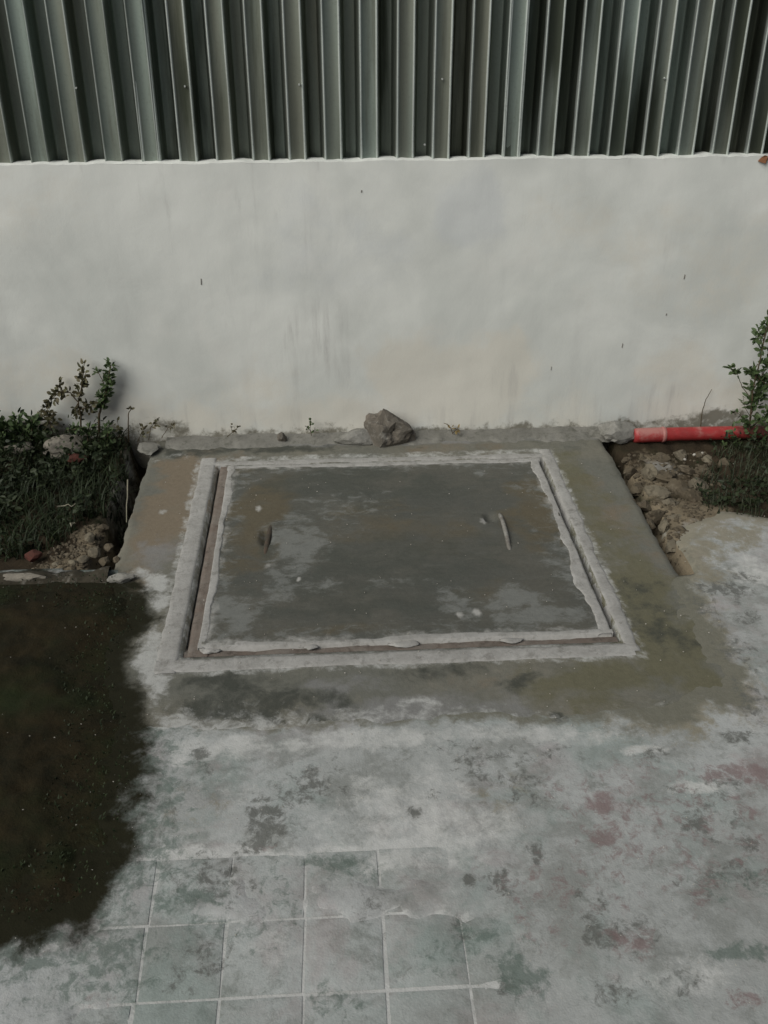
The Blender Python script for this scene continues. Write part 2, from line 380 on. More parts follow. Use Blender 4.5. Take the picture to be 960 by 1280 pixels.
def pave_attrs(X, Y):
    d = mud_amount(X, Y)
    return dict(stain=blobs(X, Y, STAIN, seed=5), green=np.maximum(blobs(X, Y, GREEN, seed=9), sstep(-.22, -.03, d) * .55), red=blobs(X, Y, RED, seed=13) * .78, light=blobs(X, Y, LIGHT, seed=17),
                tan=blobs(X, Y, TAN, seed=21), damp=np.zeros_like(X), mud=sstep(-.115, .035, d))

TX0, TY0, TW, TD = -0.482, 0.883, 0.137, 0.1475          # paver grid
def screed(x, y):
    """height of the cement skim: low over the pavers in the front left, thicker elsewhere"""
    cover = np.maximum(sstep(1.31, 1.40, y + (fbm(x, y, 8, 31) - .5) * .10), sstep(.14, .48, x + (fbm(x, y, 6, 35) - .5) * .30))
    cover = np.maximum(cover, sstep(-.36, -.60, x + (fbm(x, y, 7, 33) - .5) * .2))
    patch = sstep(.60, .75, fbm(x, y, 7, 37))
    rough = .004 * (.12 + .88 * cover)
    return -.0042 + .0088 * cover + patch * .0062 * (1 - cover) + (fbm(x, y, 5, 41) - .5) * rough + (fbm(x, y, 30, 43) - .5) * rough * .6
def skim_cover(x, y):
    return sstep(-.0042, .0, screed(x, y))

def pavement():
    r = .0105
    xs = np.arange(-2.6, 2.6, r); ys = np.arange(.1, WY + .02, r); X, Y = np.meshgrid(xs, ys)
    Z = screed(X, Y)
    wob = (fbm(X, Y, 10, 51, 4) - .5) * .05
    lb = poly_sd(X, Y, LBED); rb = poly_sd(X, Y, RBED)
    # the surround is not covered, apart from the ragged skim along its front
    ins = np.minimum(np.minimum(X - SX0, SX1 - X), np.minimum(Y - SY0, SY1 - Y)) + wob * np.where(Y < 2.25, 1, 0) * (1 + .9 * sstep(.3, .8, X)) - .05 * sstep(.55, .95, X) * sstep(2.3, 2.0, Y)
    Z = np.where(ins > .05, -.10, Z * (1 - .8 * sstep(-.09, -.01, ins)) - np.clip(ins + .02, 0, 1) * .05 + .0012 * sstep(-.09, -.01, ins))
    rbw = rb + wob * .6
    Z = np.where((lb > .012) | (rbw > .07), -.14, Z - np.clip(rbw + .02, 0, .1) * .30 * (X > SX1 - .03))
    Z = np.where((X > SX1 - .03) & (X < SX1 + .045 + wob * .6) & (Y > 2.215 + wob * .5), -.14, Z)
    a = pave_attrs(X, Y)
    a['tan'] = np.maximum(a['tan'], sstep(-.16, -.01, ins) * .7 * sstep(.35, .8, X))
    a['damp'] = np.where(Y < 2.35, sstep(-.13, .0, ins + wob) * sstep(.45, .75, X) * .95 + sstep(-.055, .02, ins + wob * .6) * sstep(.75, .45, X) * sstep(-.42, -.25, X) * .75, 0)
    a['tan'] = np.maximum(a['tan'], sstep(-.14, .0, rb) * .85)
    a['light'] = np.maximum(a['light'], (1 - skim_cover(X, Y)) * .8)
    keep = ~((Z[:-1, :-1] < -.09) & (Z[1:, 1:] < -.09) & (Z[:-1, 1:] < -.09) & (Z[1:, :-1] < -.09))
    o = link('pavement', grid('pavement', X, Y, Z, a, keep), M_PAVE)
    tag(o, 'grey cement yard pavement with dark, greenish and reddish stains', 'pavement', kind='structure')
    # pavers half buried in the skim
    for i in range(7):
        for j in range(4):
            x0 = TX0 + i * TW - .137; y0 = TY0 - .1475 + j * TD
            g = .0028; n = 6
            u = np.linspace(0, 1, n); U, V = np.meshgrid(u, u)
            jit = RNG.normal(0, .0012, 4)
            PXx = x0 + g + jit[0] + U * (TW - 2 * g) + (V - .5) * jit[2] * 2; PYy = y0 + g + jit[1] + V * (TD - 2 * g)
            edge = np.minimum(np.minimum(U, 1 - U), np.minimum(V, 1 - V))
            Zt = np.where(edge > .01, -.0004 + jit[3] * .3, -.003) + (fbm(PXx, PYy, 22, 61) - .5) * .0012
            ex = np.where(edge <= .01, 1.0, 0)
            cxm = x0 + TW / 2; cym = y0 + TD / 2
            at_ = pave_attrs(PXx, PYy)
            me = grid('paver', PXx - cxm, PYy - cym, Zt, at_)
            p = link('paver', me, M_TILE, o); p.location = (cxm, cym, 0)
    return o
PAVE = pavement()

# ------------------------------------------------------------------ mud lying on the pavement
def mud():
    r = .012
    xs = np.arange(-2.3, -.30, r); ys = np.arange(1.0, 2.36, r); X, Y = np.meshgrid(xs, ys)
    d = mud_amount(X, Y)
    Z = screed(X, Y) + np.clip(d - .03, -.09, 0) * .30 - .002 + sstep(.03, .25, d) * .024 + sstep(.01, .08, d) * ((fbm(X, Y, 34, 73, 3) - .4) * .017 + (fbm(X, Y, 11, 71) - .4) * .020)
    keep = (d[:-1, :-1] > -.09) & (d[1:, 1:] > -.09)
    z0 = np.zeros_like(X)
    o = link('mud', grid('mud', X, Y, Z, {'tan': z0, 'grey': z0}, keep), M_MUD)
    tag(o, 'black mossy mud spread over the pavement before the left bed', 'mud', kind='structure')
mud()

# ------------------------------------------------------------------ planting beds
def lbed_z(X, Y):
    trench = sstep(.085, .045, (SX0 - X) + (fbm(X, Y, 14, 81) - .5) * .045)
    z = -.015 + (fbm(X, Y, 5, 83) - .5) * .05 + (fbm(X, Y, 22, 85) - .5) * .025 + sstep(2.85, 3.12, Y) * .035
    z = z + sstep(.06, 0, Y - KY) * -.005
    return z - trench * .115
def rbed_z(X, Y):
    trench = sstep(.055, .02, (X - SX1) + (fbm(X, Y, 16, 91) - .5) * .05)
    z = -.02 + (fbm(X, Y, 6, 93) - .5) * .035 + (fbm(X, Y, 20, 95) - .5) * .035 + sstep(2.9, 3.12, Y) * .02
    front = sstep(.16, .02, poly_sd(X, Y, RBED) + (fbm(X, Y, 9, 98) - .5) * .1) * sstep(2.75, 2.6, Y)
    z = z * (1 - front) + front * (-.006 + (fbm(X, Y, 20, 97) - .5) * .012)
    return z - trench * .085
def beds():
    r = .011
    for nm, x0, x1, y0, poly, zf, lab in (('soil', -2.6, SX0 + .006, KY - .004, LBED, lbed_z, 'dark damp soil of the planting bed left of the concrete surround'),
                                      ('soil', SX1 - .006, 2.6, 2.16, RBED, rbed_z, 'brown lumpy soil of the bed right of the concrete surround')):
        xs = np.append(np.arange(x0, x1, r), x1); ys = np.arange(y0, WY + .015, r); X, Y = np.meshgrid(xs, ys)
        sdv = poly_sd(X, Y, poly); Z = zf(X, Y)
        if nm and poly is RBED:
            Z = np.where(sdv < -.03, -.10, Z); keep = sdv[:-1, :-1] > -.045
            tanv = blobs(X, Y, [(845, 650, 60, 40, 1.), (800, 660, 40, 50, .9), (820, 600, 40, 40, .8), (870, 690, 50, 30, 1.), (900, 660, 40, 16, .7)], seed=23)
            gr = blobs(X, Y, [(930, 665, 60, 20, .8), (835, 600, 20, 10, .5), (830, 575, 30, 8, .5)], seed=27)
        else:
            keep = sdv[:-1, :-1] > -.03
            tanv = blobs(X, Y, [(120, 680, 32, 34, .95), (85, 705, 40, 12, .7), (140, 700, 12, 20, .8), (150, 590, 16, 60, .5), (180, 545, 40, 12, .7)], seed=23)
            gr = blobs(X, Y, [(150, 600, 10, 40, .6), (175, 690, 10, 20, .3), (185, 560, 10, 14, .7)], seed=27)
        o = link(nm, grid(nm, X, Y, Z, {'tan': tanv, 'grey': gr}, keep), M_SOIL)
        tag(o, lab, 'soil', kind='structure')
beds()

# ------------------------------------------------------------------ wall and fence
def wall():
    root = empty('boundary_wall', (0, WY, 0))
    xs = np.arange(-4.0, 4.001, .016); zs = np.concatenate([np.arange(-.18, WTOP - .004, .016)])
    X, Z = np.meshgrid(xs, zs)
    top = WTOP + (fbm(X, X * 0, 9, 101) - .5) * .010 + (fbm(X, X * 0, 45, 103) - .5) * .008
    Zs = np.where(Z > WTOP - .02, np.minimum(Z + .02, top), Z)
    Zs[-1] = top[-1]
    Yv = WY + (fbm(X, Z, 2.5, 105) - .5) * .012 + (fbm(X, Z, 12, 107) - .5) * .003
    def wb(lst, seed):
        out = np.zeros_like(X); wx = fbm(X, Z, 8, seed) - .5; wz = fbm(X, Z, 8, seed + 5) - .5
        for px, py, rx, ry, am in lst:
            c = at_y(px, py, WY); ax = rx * .00245; az = ry * .00265
            dd = np.sqrt(((X - c[0]) / ax + wx * 1.1) ** 2 + ((Zs - c[2]) / az + wz * 1.1) ** 2)
            out = np.maximum(out, am * (1 - sstep(.35, 1.5, dd)))
        return out
    A = dict(warm=wb([(570, 470, 140, 70, .95), (480, 515, 220, 36, .85), (850, 470, 60, 60, .7), (870, 330, 120, 90, .45), (250, 520, 90, 26, .7), (60, 480, 80, 80, .5), (700, 300, 120, 80, .3), (920, 500, 60, 40, .8), (60, 250, 120, 60, .3)], 111),
             streak=np.maximum(wb([(380, 260, 14, 90, .55), (205, 255, 16, 60, .4), (400, 440, 70, 70, .5), (640, 480, 60, 40, .45), (300, 340, 50, 120, .3), (850, 300, 30, 40, .3), (640, 250, 60, 40, .3), (820, 500, 60, 30, .5), (345, 520, 80, 20, .5), (640, 530, 90, 14, .55), (180, 330, 40, 140, .25)], 115),
                               sstep(WTOP - .035, WTOP - .012, Zs) * .30) * .7,
             dark=np.maximum(wb([(905, 520, 44, 12, .95), (845, 527, 70, 7, .7), (200, 535, 46, 16, .55), (30, 540, 80, 16, .9), (120, 540, 50, 16, .6), (640, 541, 150, 5, .5), (300, 541, 70, 6, .6), (1000, 530, 60, 20, .9), (950, 430, 5, 20, .0)], 119),
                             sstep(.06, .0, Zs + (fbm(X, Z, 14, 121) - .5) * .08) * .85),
             blue=wb([(590, 265, 50, 50, .8), (400, 330, 120, 100, .5), (450, 230, 200, 30, .3)], 123))
    A['streak'] = np.maximum(A['streak'], sstep(.26, .03, Zs + (fbm(X, Z, 5, 127) - .5) * .2) * .30)
    A['warm'] = np.maximum(A['warm'], sstep(.36, .05, Zs + (fbm(X, Z, 4, 129) - .5) * .25) * .6)
    child('plaster_face', grid('plaster_face', X, Yv, Zs, A), M_WALL, root)
    # body of the wall behind the plaster, with the bed of mortar the sheets stand in
    bm = bmesh.new(); bmesh.ops.create_cube(bm, size=1)
    for v in bm.verts: v.co = Vector((v.co.x * 8, WY + .012 + (v.co.y + .5) * .12, -.18 + (v.co.z + .5) * (WTOP + .174)))
    me = bpy.data.meshes.new('masonry'); bm.to_mesh(me); bm.free(); child('masonry', me, M_RIB, root, False)
    V = np.linspace(0, 1, 5); xs2 = np.arange(-4.0, 4.001, .016); XX, VV = np.meshgrid(xs2, V)
    tp = WTOP + (fbm(XX, XX * 0, 9, 101) - .5) * .010 + (fbm(XX, XX * 0, 45, 103) - .5) * .008
    Yl = WY + (fbm(XX, XX * 0 + WTOP, 2.5, 105) - .5) * .014 + VV * .07
    z0 = np.zeros_like(XX)
    child('mortar_bed', grid('mortar_bed', XX, Yl, tp + np.sin(VV * 3.0) * .003 - .0005, dict(warm=z0, streak=z0 + .3, dark=z0, blue=z0)), M_WALL, root)
    # little nicks and nail ends in the plaster
    for px, py, h, wd in ((251, 353, 9, 2), (857, 347, 7, 2.2), (779, 433, 7, 1.6), (834, 394, 3, 2), (452, 240, 3, 2.4), (690, 462, 6, 1.4)):
        c = at_y(px, py, WY - .012); ww = wd * .0018 / 2; hh = h * .0022 / 2; yf = WY + (fbm(np.array([c[0]]), np.array([c[2]]), 2.5, 105)[0] - .5) * .014 + (fbm(np.array([c[0]]), np.array([c[2]]), 12, 107)[0] - .5) * .004
        vs = [(c[0] - ww, WY + .006, c[2] - hh), (c[0] + ww * .4, WY + .006, c[2] - hh * 1.1), (c[0] + ww, WY + .006, c[2] + hh * .8), (c[0] - ww * .3, WY + .006, c[2] + hh)]
        vs += [(a, yf - .0012, b) for a, _, b in vs]
        child('nick', mesh('nick', vs, [(4, 5, 6, 7), (0, 1, 5, 4), (1, 2, 6, 5), (2, 3, 7, 6), (3, 0, 4, 7)]), M_NICK, root, False)
    tag(root, 'low white plastered boundary wall with grey stains under the metal fence', 'wall')
wall()

PITCHX = 0.1085
def fence():
    root = empty('metal_fence', (0, WY + .04, WTOP))
    prof = []                                                    # one wave: (x share, depth, edge paleness)
    cw, fl = .50, .10                                            # crest flat and flank shares
    def arc(x, d, e): prof.append((x, d, e))
    dp = .060
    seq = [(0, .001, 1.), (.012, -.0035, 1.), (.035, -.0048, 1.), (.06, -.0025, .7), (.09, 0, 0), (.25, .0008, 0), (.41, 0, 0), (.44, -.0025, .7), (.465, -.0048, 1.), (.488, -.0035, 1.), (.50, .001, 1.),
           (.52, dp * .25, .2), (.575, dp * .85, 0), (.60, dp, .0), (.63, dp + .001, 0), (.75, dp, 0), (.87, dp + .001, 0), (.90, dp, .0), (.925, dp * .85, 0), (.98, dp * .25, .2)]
    # sheets, left to right: first crest edge (x at the wall top), number of waves, set-back, tilt
    x_first = at_y(38, 203, WY + .02)[0]                         # left edge of a crest
    k0 = -26
    sheets, SH = [], []
    starts = [-26, -16, -7, 3, 13, 23]
    for si, st in enumerate(starts):
        nw = (starts[si + 1] - st) if si + 1 < len(starts) else 10
        x0 = x_first + st * PITCHX
        xs, ds, es = [], [], []
        for wv in range(nw + 1):
            for (u, d, e) in seq:
                if wv == nw and u > .5: break
                xs.append(x0 + (wv + u) * PITCHX + (0.004 if si % 2 else 0)); ds.append(d); es.append(e)
        xs = np.array(xs); ds = np.array(ds); es = np.array(es)
        zs = np.linspace(-.03, 1.0, 22)
        X, Zz = np.meshgrid(xs, zs); Dd = np.tile(ds, (len(zs), 1)); Ee = np.tile(es, (len(zs), 1))
        off = .030 - (.0016 if si % 2 else 0)
        bend = (fbm(X, Zz, 3, 131 + si) - .5) * .004
        Y = WY + off + Dd + bend + [0, .001, 0, .002, 0, 0][si] + Zz * [.0, .01, .0, .012, .006, 0][si]
        XX = X + (fbm(X, Zz, 6, 141 + si, 2) - .5) * .0016
        rust = np.clip((fbm(X, Zz * .1, 12, 151 + si) - .42) * 2.2 + [0, 0, 0, .25, .45, .4][si], 0, 1) * [.3, .15, .1, .8, 1., 1.][si]
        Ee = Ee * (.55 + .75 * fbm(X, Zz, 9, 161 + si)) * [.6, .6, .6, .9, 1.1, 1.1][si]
        SH.append((xs.min(), xs.max())); sheets.append(None)
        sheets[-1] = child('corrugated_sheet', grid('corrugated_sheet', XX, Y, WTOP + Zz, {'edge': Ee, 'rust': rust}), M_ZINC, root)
    for px, py in ((553, 99), (831, 98), (231, 108), (374, 106), (531, 181), (95, 110)):
        c = at_y(px, py, WY + .024)
        bm = bmesh.new(); bmesh.ops.create_cone(bm, segments=6, radius1=.0032, radius2=.0024, depth=.008, cap_ends=True)
        for v in bm.verts: v.co = Vector((v.co.x + c[0], -v.co.z + c[1] + .002, v.co.y + c[2]))
        me = bpy.data.meshes.new('screw'); bm.to_mesh(me); bm.free(); me.transform(Matrix.Translation(-root.location))
        own = [q for q, (lo, hi) in zip(sheets, SH) if lo <= c[0] <= hi][0]
        link('screw', me, M_SCREW, own, False)
    tag(root, 'weathered corrugated metal sheet fence standing on the white wall', 'fence')
fence()

# ------------------------------------------------------------------ concrete surround of the lid
def surround():
    root = empty('concrete_surround', ((SX0 + SX1) / 2, (SY0 + SY1) / 2, 0))
    r = .0095
    xs = np.linspace(SX0, SX1, int((SX1 - SX0) / r)); ys = np.linspace(SY0 - .08, SY1 + .0, int((SY1 - SY0 + .08) / r)); X, Y = np.meshgrid(xs, ys)
    ed = np.minimum(X - SX0, SX1 - X)
    Z = .001 + (fbm(X, Y, 6, 171) - .5) * .003 + (fbm(X, Y, 28, 173) - .5) * .0015 - sstep(.012, 0, ed) * .008
    Xo = X + np.where(ed < .004, (fbm(X, Y, 18, 175) - .5) * .016, 0)
    pit = np.minimum(np.minimum(X - LX0, LX1 - X), np.minimum(Y - LY0, LY1 - Y))
    Z = np.where(pit > -.004, -.060, Z)
    A = dict(brown=blobs(X, Y, [(225, 620, 50, 60, .9), (200, 660, 40, 60, .9), (760, 640, 40, 70, .5), (560, 560, 60, 8, .5), (600, 850, 60, 20, .5), (810, 700, 40, 40, .4)], seed=31),
             olive=blobs(X, Y, [(780, 740, 60, 90, .9), (740, 860, 100, 30, .9), (840, 810, 50, 80, .9), (720, 620, 40, 60, .7), (650, 870, 60, 20, .6)], seed=35),
             grey=blobs(X, Y, [(500, 890, 160, 18, .8), (640, 875, 40, 20, .6), (560, 870, 60, 14, .6), (760, 700, 30, 30, .5), (430, 860, 60, 14, .5), (200, 690, 30, 20, .7), (480, 552, 200, 5, .8)], seed=39),
             dark=blobs(X, Y, [(290, 880, 90, 26, .75), (350, 890, 40, 20, .8), (270, 850, 60, 14, .6), (560, 840, 60, 12, .6), (640, 855, 40, 14, .6), (420, 880, 60, 22, .5), (800, 760, 30, 40, .6), (700, 900, 12, 8, .9), (330, 562, 120, 6, .8), (230, 560, 40, 8, .8), (840, 790, 30, 40, .5), (740, 810, 40, 14, .5), (590, 905, 40, 8, .5)], seed=43),
             light=blobs(X, Y, [(180, 745, 26, 26, 1.), (188, 790, 16, 44, 1.), (190, 850, 18, 40, .9), (176, 720, 20, 8, .8), (260, 915, 60, 8, .8), (500, 915, 260, 7, .8), (205, 575, 26, 8, .3), (720, 905, 70, 10, .6), (640, 900, 24, 8, .6), (530, 880, 30, 8, .5), (222, 600, 5, 5, .0), (204, 640, 5, 4, .6)], seed=47))
    insd = np.minimum(np.minimum(X - SX0, SX1 - X), Y - SY0 - .0)
    A['light'] = np.maximum(A['light'], np.where(Y < 2.27, sstep(.12, .0, insd) * (.12 + .38 * sstep(.55, .1, X) + .4 * sstep(-.25, -.45, X)), 0))
    md = mud_amount(X, Y); A['light'] = A['light'] * (1 - sstep(-.10, .0, md)); A['mud'] = sstep(-.10, .02, md)
    A['dark'] = np.maximum(A['dark'], sstep(-.06, .01, mud_amount(X, Y)) * 1.0)
    bd = np.maximum(np.maximum(-.436 - X, X - .738), np.maximum(1.868 - Y, Y - 2.985))
    A['light'] = np.maximum(A['light'], sstep(.022, 0, bd) * .45)
    top = child('apron', grid('apron', Xo, Y, Z, A), M_SLAB, root)
    # the sides of the cast slab
    vs, fs, n = [], [], len(ys)
    for side, xe in ((0, SX0), (1, SX1)):
        vs, fs = [], []; b = 0
        for j in range(n):
            xo = Xo[j, 0 if side == 0 else -1]; zz = Z[j, 0 if side == 0 else -1]
            bulge = (fbm(np.array([ys[j]]), np.array([side * 3.]), 12, 177)[0] - .5) * .02
            for k, zk in enumerate((zz, zz - .03, zz - .09, -.17)): vs.append((xo + (bulge if k in (1, 2) else 0), ys[j], zk))
        for j in range(n - 1):
            for k in range(3):
                q = (b + j * 4 + k, b + j * 4 + k + 1, b + (j + 1) * 4 + k + 1, b + (j + 1) * 4 + k); fs.append(q if side else q[::-1])
        z0 = np.zeros(len(vs))
        child('side_face', mesh('side_face', vs, fs, dict(brown=z0, olive=z0 + .5, grey=z0, dark=z0 + .3, light=z0)), M_SLAB, root)
    # pale raised border, a trowelled band round the opening
    def band(name, line0, line1, prof, mat, seed, wob=(.010, .006), hz=.004, lift=0.):
        """quad between an inner and an outer run of points; prof gives height across"""
        L = np.linspace(0, 1, 150); W = np.linspace(0, 1, len(prof)); U, V = np.meshgrid(L, W)
        a0, a1 = np.array(line0[0]), np.array(line0[1]); b0, b1 = np.array(line1[0]), np.array(line1[1])
        P0 = a0 + (a1 - a0) * U[..., None]; P1 = b0 + (b1 - b0) * U[..., None]
        n0 = (fbm(P0[..., 0], P0[..., 1], 9, seed) - .5) * wob[0] * 2 + (fbm(P0[..., 0], P0[..., 1], 34, seed + 2) - .5) * wob[0]
        n1 = (fbm(P0[..., 0], P0[..., 1], 9, seed + 5) - .5) * wob[1] * 2 + (fbm(P0[..., 0], P0[..., 1], 34, seed + 8) - .5) * wob[1]
        d = P1 - P0; ln = np.linalg.norm(d, axis=-1, keepdims=True); dn = d / ln
        Q = P0 + dn * n0[..., None] * (1 - V)[..., None] + d * V[..., None] + dn * n1[..., None] * V[..., None]
        Z = np.array(prof)[:, None] + (fbm(Q[..., 0], Q[..., 1], 14, seed + 11) - .5) * hz + (fbm(Q[..., 0], Q[..., 1], 45, seed + 13) - .5) * hz * .5 + lift
        Z[-1] -= .003
        return grid(name, Q[..., 0], Q[..., 1], Z, None, None, flip=False)
    bmp = [.003, .010, .0145, .016, .0155, .013, .008, .0015]
    IX0, IX1, IY0, IY1 = LX0 - .004, LX1 + .004, LY0 - .006, LY1 + .004
    OX0, OX1, OY0, OY1 = -.436, .738, 1.868, 2.985
    inn = [-.024] + [.0016, .0030, .0034, .0034, .0032, .0028, .0020, -.0005]
    child('border', band('border', ((IX0, OY0 + .0), (IX0, OY1)), ((OX0, OY0), (OX0, OY1)), inn, M_RIB, 201, (.002, .006), .0015), M_RIB, root)
    child('border', band('border', ((IX1, OY0 + .02), (IX1, OY1)), ((OX1, OY0 + .02), (OX1, OY1)), inn, M_RIB, 221, (.004, .011), .002), M_RIB, root)
    child('border', band('border', ((OX0 + .005, IY0), (OX1 - .02, IY0)), ((OX0 + .005, OY0), (OX1 - .02, OY0)), [v * .8 + .001 for v in inn], M_RIB, 241, (.006, .004), .0015), M_RIB, root)
    child('border', band('border', ((OX0 + .02, IY1), (OX1 - .02, IY1)), ((OX0 + .02, IY1 + .034), (OX1 - .02, IY1 + .034)), [v * .75 for v in inn], M_RIB, 261, (.003, .008), .002), M_RIB, root)
    # ridge of mortar where the slab meets the wall
    child('mortar_fillet', band('mortar_fillet', ((-.56, WY + .012), (1.0, WY + .012)), ((-.56, WY - .075), (1.0, WY - .085)),
                                [.020, .017, .013, .011, .009, .006, .003, -.004], M_LUMP2, 281, (.0, .03), .014), M_LUMP2, root)
    # brown dirt packed in the joint
    L = np.linspace(0, 1, 120); W = np.linspace(0, 1, 6); U, V = np.meshgrid(L, W)
    Xd = LX0 - .002 + (LX1 - LX0 + .004) * U; Yd = LY0 - .012 + .060 * V
    Zd = -.006 + (fbm(Xd, Yd, 16, 301) - .5) * .016 - sstep(.5, 1, V) * .01
    child('joint_dirt', grid('joint_dirt', Xd, Yd, Zd), M_FILL, root)
    Yd2 = LY0 + (LY1 - LY0) * U; Xd2 = LX0 - .004 + .06 * V
    Zd2 = -.010 + (fbm(Xd2, Yd2, 16, 305) - .5) * .012 - sstep(.12, 0, V) * .03 + .007
    child('joint_dirt', grid('joint_dirt', Xd2, Yd2, Zd2, None, None, True), M_FILL, root)
    for px, py, rx, ry in ((506, 803, .045, .020), (262, 812, .030, .016), (640, 800, .030, .012), (390, 808, .018, .012)):
        p = at(px, py); me = lump_mesh('mortar_smear', rx, ry, .0042, px * .01, .3, 3)
        me.transform(Matrix.Translation(Vector((p[0], p[1], -.001)))); child('mortar_smear', me, M_RIB, root)
    tag(root, 'wide mottled concrete surround with pale raised border around the lid', 'surround')
surround()

def lid():
    root = empty('access_cover', ((LX0 + LX1) / 2, (LY0 + LY1) / 2, -.04))
    x0, x1, y0, y1 = LX0 + .030, LX1 - .006, LY0 + .024, LY1 - .004
    r = .0088
    X, Y = np.meshgrid(np.linspace(x0, x1, int((x1 - x0) / r)), np.linspace(y0, y1, int((y1 - y0) / r)))
    ed = np.minimum(np.minimum(X - x0, x1 - X), np.minimum(Y - y0, y1 - Y))
    Z = .004 + (fbm(X, Y, 3, 311) - .5) * .008 + (fbm(X, Y, 16, 313) - .5) * .0025
    # the two finger hollows beside the lifting bars
    hb = at(332, 672); ha = at(613, 648)
    for c, rx, ry in ((hb, .018, .050), (ha, .022, .030)):
        Z -= .016 * (1 - sstep(.45, 1.15, np.hypot((X - c[0]) / rx, (Y - c[1]) / ry)))
    Z = np.where(ed < .002, -.05, Z)
    A = dict(brown=blobs(X, Y, [(320, 640, 40, 60, .9), (300, 700, 30, 30, .6), (560, 660, 50, 30, .5), (675, 640, 40, 50, .8), (480, 660, 90, 30, .5), (610, 740, 40, 14, .5), (420, 790, 120, 8, .5)], seed=51),
             dark=blobs(X, Y, [(500, 700, 90, 26, .7), (420, 600, 120, 22, .7), (540, 610, 100, 20, .6), (600, 690, 50, 20, .6), (430, 750, 120, 26, .7), (560, 720, 60, 16, .5), (690, 730, 30, 16, .5), (333, 690, 10, 20, .7)], seed=55),
             grey=blobs(X, Y, [(368, 678, 34, 32, .9), (352, 718, 20, 30, .6), (395, 735, 30, 12, .5), (295, 765, 30, 22, .9), (640, 752, 46, 14, 1.), (670, 772, 50, 12, .9), (560, 755, 22, 14, .7), (700, 690, 26, 40, .55), (598, 594, 10, 6, .8), (660, 610, 30, 6, .6), (440, 640, 60, 22, .4), (585, 770, 16, 10, .6), (480, 730, 60, 10, .3), (300, 600, 30, 10, .4)], seed=59),
             light=blobs(X, Y, [(594, 766, 6, 5, .8), (575, 770, 5, 4, .7), (334, 708, 5, 4, .7), (322, 638, 5, 4, .7), (373, 724, 3, 3, .8), (605, 652, 4, 4, .7)], seed=63))
    A['light'] = np.maximum(A['light'], sstep(.055, .02, ed) * .45)
    A['grey'] = np.maximum(A['grey'], sstep(.12, .02, ed) * .4)
    slab = child('lid_slab', grid('lid_slab', X, Y, Z, A), M_LID, root)
    # pale cement lip round the edge of the lid: four runs
    def lip(a, b, nrm, wd, seed, h=.0022, drop=.03, hz=.0010, wv=.7):
        L = np.linspace(0, 1, 160); W = np.linspace(0, 1, 9); U, V = np.meshgrid(L, W)
        a, b, nrm = map(np.array, (a, b, nrm)); P = a + (b - a) * U[..., None]
        wid = wd * (1 - wv / 2 + wv * 2.0 * (fbm(P[..., 0], P[..., 1], 7, seed) - .35) + (fbm(P[..., 0], P[..., 1], 32, seed + 3) - .5) * .22)
        wid = np.maximum(wid, wd * .35)
        o0 = (fbm(P[..., 0], P[..., 1], 12, seed + 7) - .5) * .006
        Q = P + nrm * (o0 + wid * V)[..., None]
        Z = .004 + h * np.sqrt(np.clip(1 - (2 * V - 1) ** 2, 0, 1)) * (.6 + .5 * fbm(P[..., 0], P[..., 1], 10, seed + 9)) + (fbm(Q[..., 0], Q[..., 1], 30, seed + 11) - .5) * hz
        Z[0] = -drop; Z[-1] -= .004
        return Q, Z
    for a, b, nr, wd, sd_, fl in (((x0, y0), (x1, y0), (0, 1), .024, 321, False), ((x0, y0), (x0, y1), (1, 0), .034, 331, True),
                                  ((x1, y0), (x1, y1), (-1, 0), .040, 341, False), ((x0, y1), (x1, y1), (0, -1), .026, 351, True)):
        Q, Z = lip(a, b, nr, wd, sd_)
        child('cement_lip', grid('cement_lip', Q[..., 0], Q[..., 1], Z, None, None, fl), M_RIB, root)
    # lifting bars, bent steel half sunk in the cement
    def bar(pts, rad, mat):
        pts = [Vector(p) for p in pts]; vs, fs, sg = [], [], 8
        for i, p in enumerate(pts):
            t = (pts[min(i + 1, len(pts) - 1)] - pts[max(i - 1, 0)]).normalized(); s1 = t.cross(Vector((1, .3, .2))).normalized(); s2 = t.cross(s1)
            for k in range(sg):
                an = 2 * math.pi * k / sg; vs.append(p + (s1 * math.cos(an) + s2 * math.sin(an)) * rad * (1 + .22 * mnoise.noise(p * 90 + Vector((k, 0, 0)))))
        for i in range(len(pts) - 1):
            for k in range(sg): fs.append((i * sg + k, i * sg + (k + 1) % sg, (i + 1) * sg + (k + 1) % sg, (i + 1) * sg + k))
        fs.append(tuple(range(sg))[::-1]); fs.append(tuple((len(pts) - 1) * sg + k for k in range(sg)))
        return child('lifting_bar', mesh('lifting_bar', vs, fs), mat, root)
    p, q = at(624, 640), at(638, 692)
    path = [(p[0] + (q[0] - p[0]) * t, p[1] + (q[1] - p[1]) * t, -.012 + .024 * math.sin(min(1, max(0, t)) * math.pi) ** .5 if 0 < t < 1 else -.03) for t in np.linspace(0, 1, 15)]
    b1 = bar(path, .0065, M_STEEL); b1['label'] = 'pale cement-smeared lifting bar at the right of the lid'
    p, q = at(340, 650), at(330, 700)
    path = [(p[0] + (q[0] - p[0]) * t, p[1] + (q[1] - p[1]) * t, -.016 + .016 * math.sin(t * math.pi) ** .5 if 0 < t < 1 else -.035) for t in np.linspace(0, 1, 15)]
    b2 = bar(path, .008, M_RUST); b2['label'] = 'dark rusty lifting bar sunk in its hollow at the left of the lid'
    tag(root, 'dark trowelled square concrete lid with pale cement lip, set in the surround', 'cover')
lid()

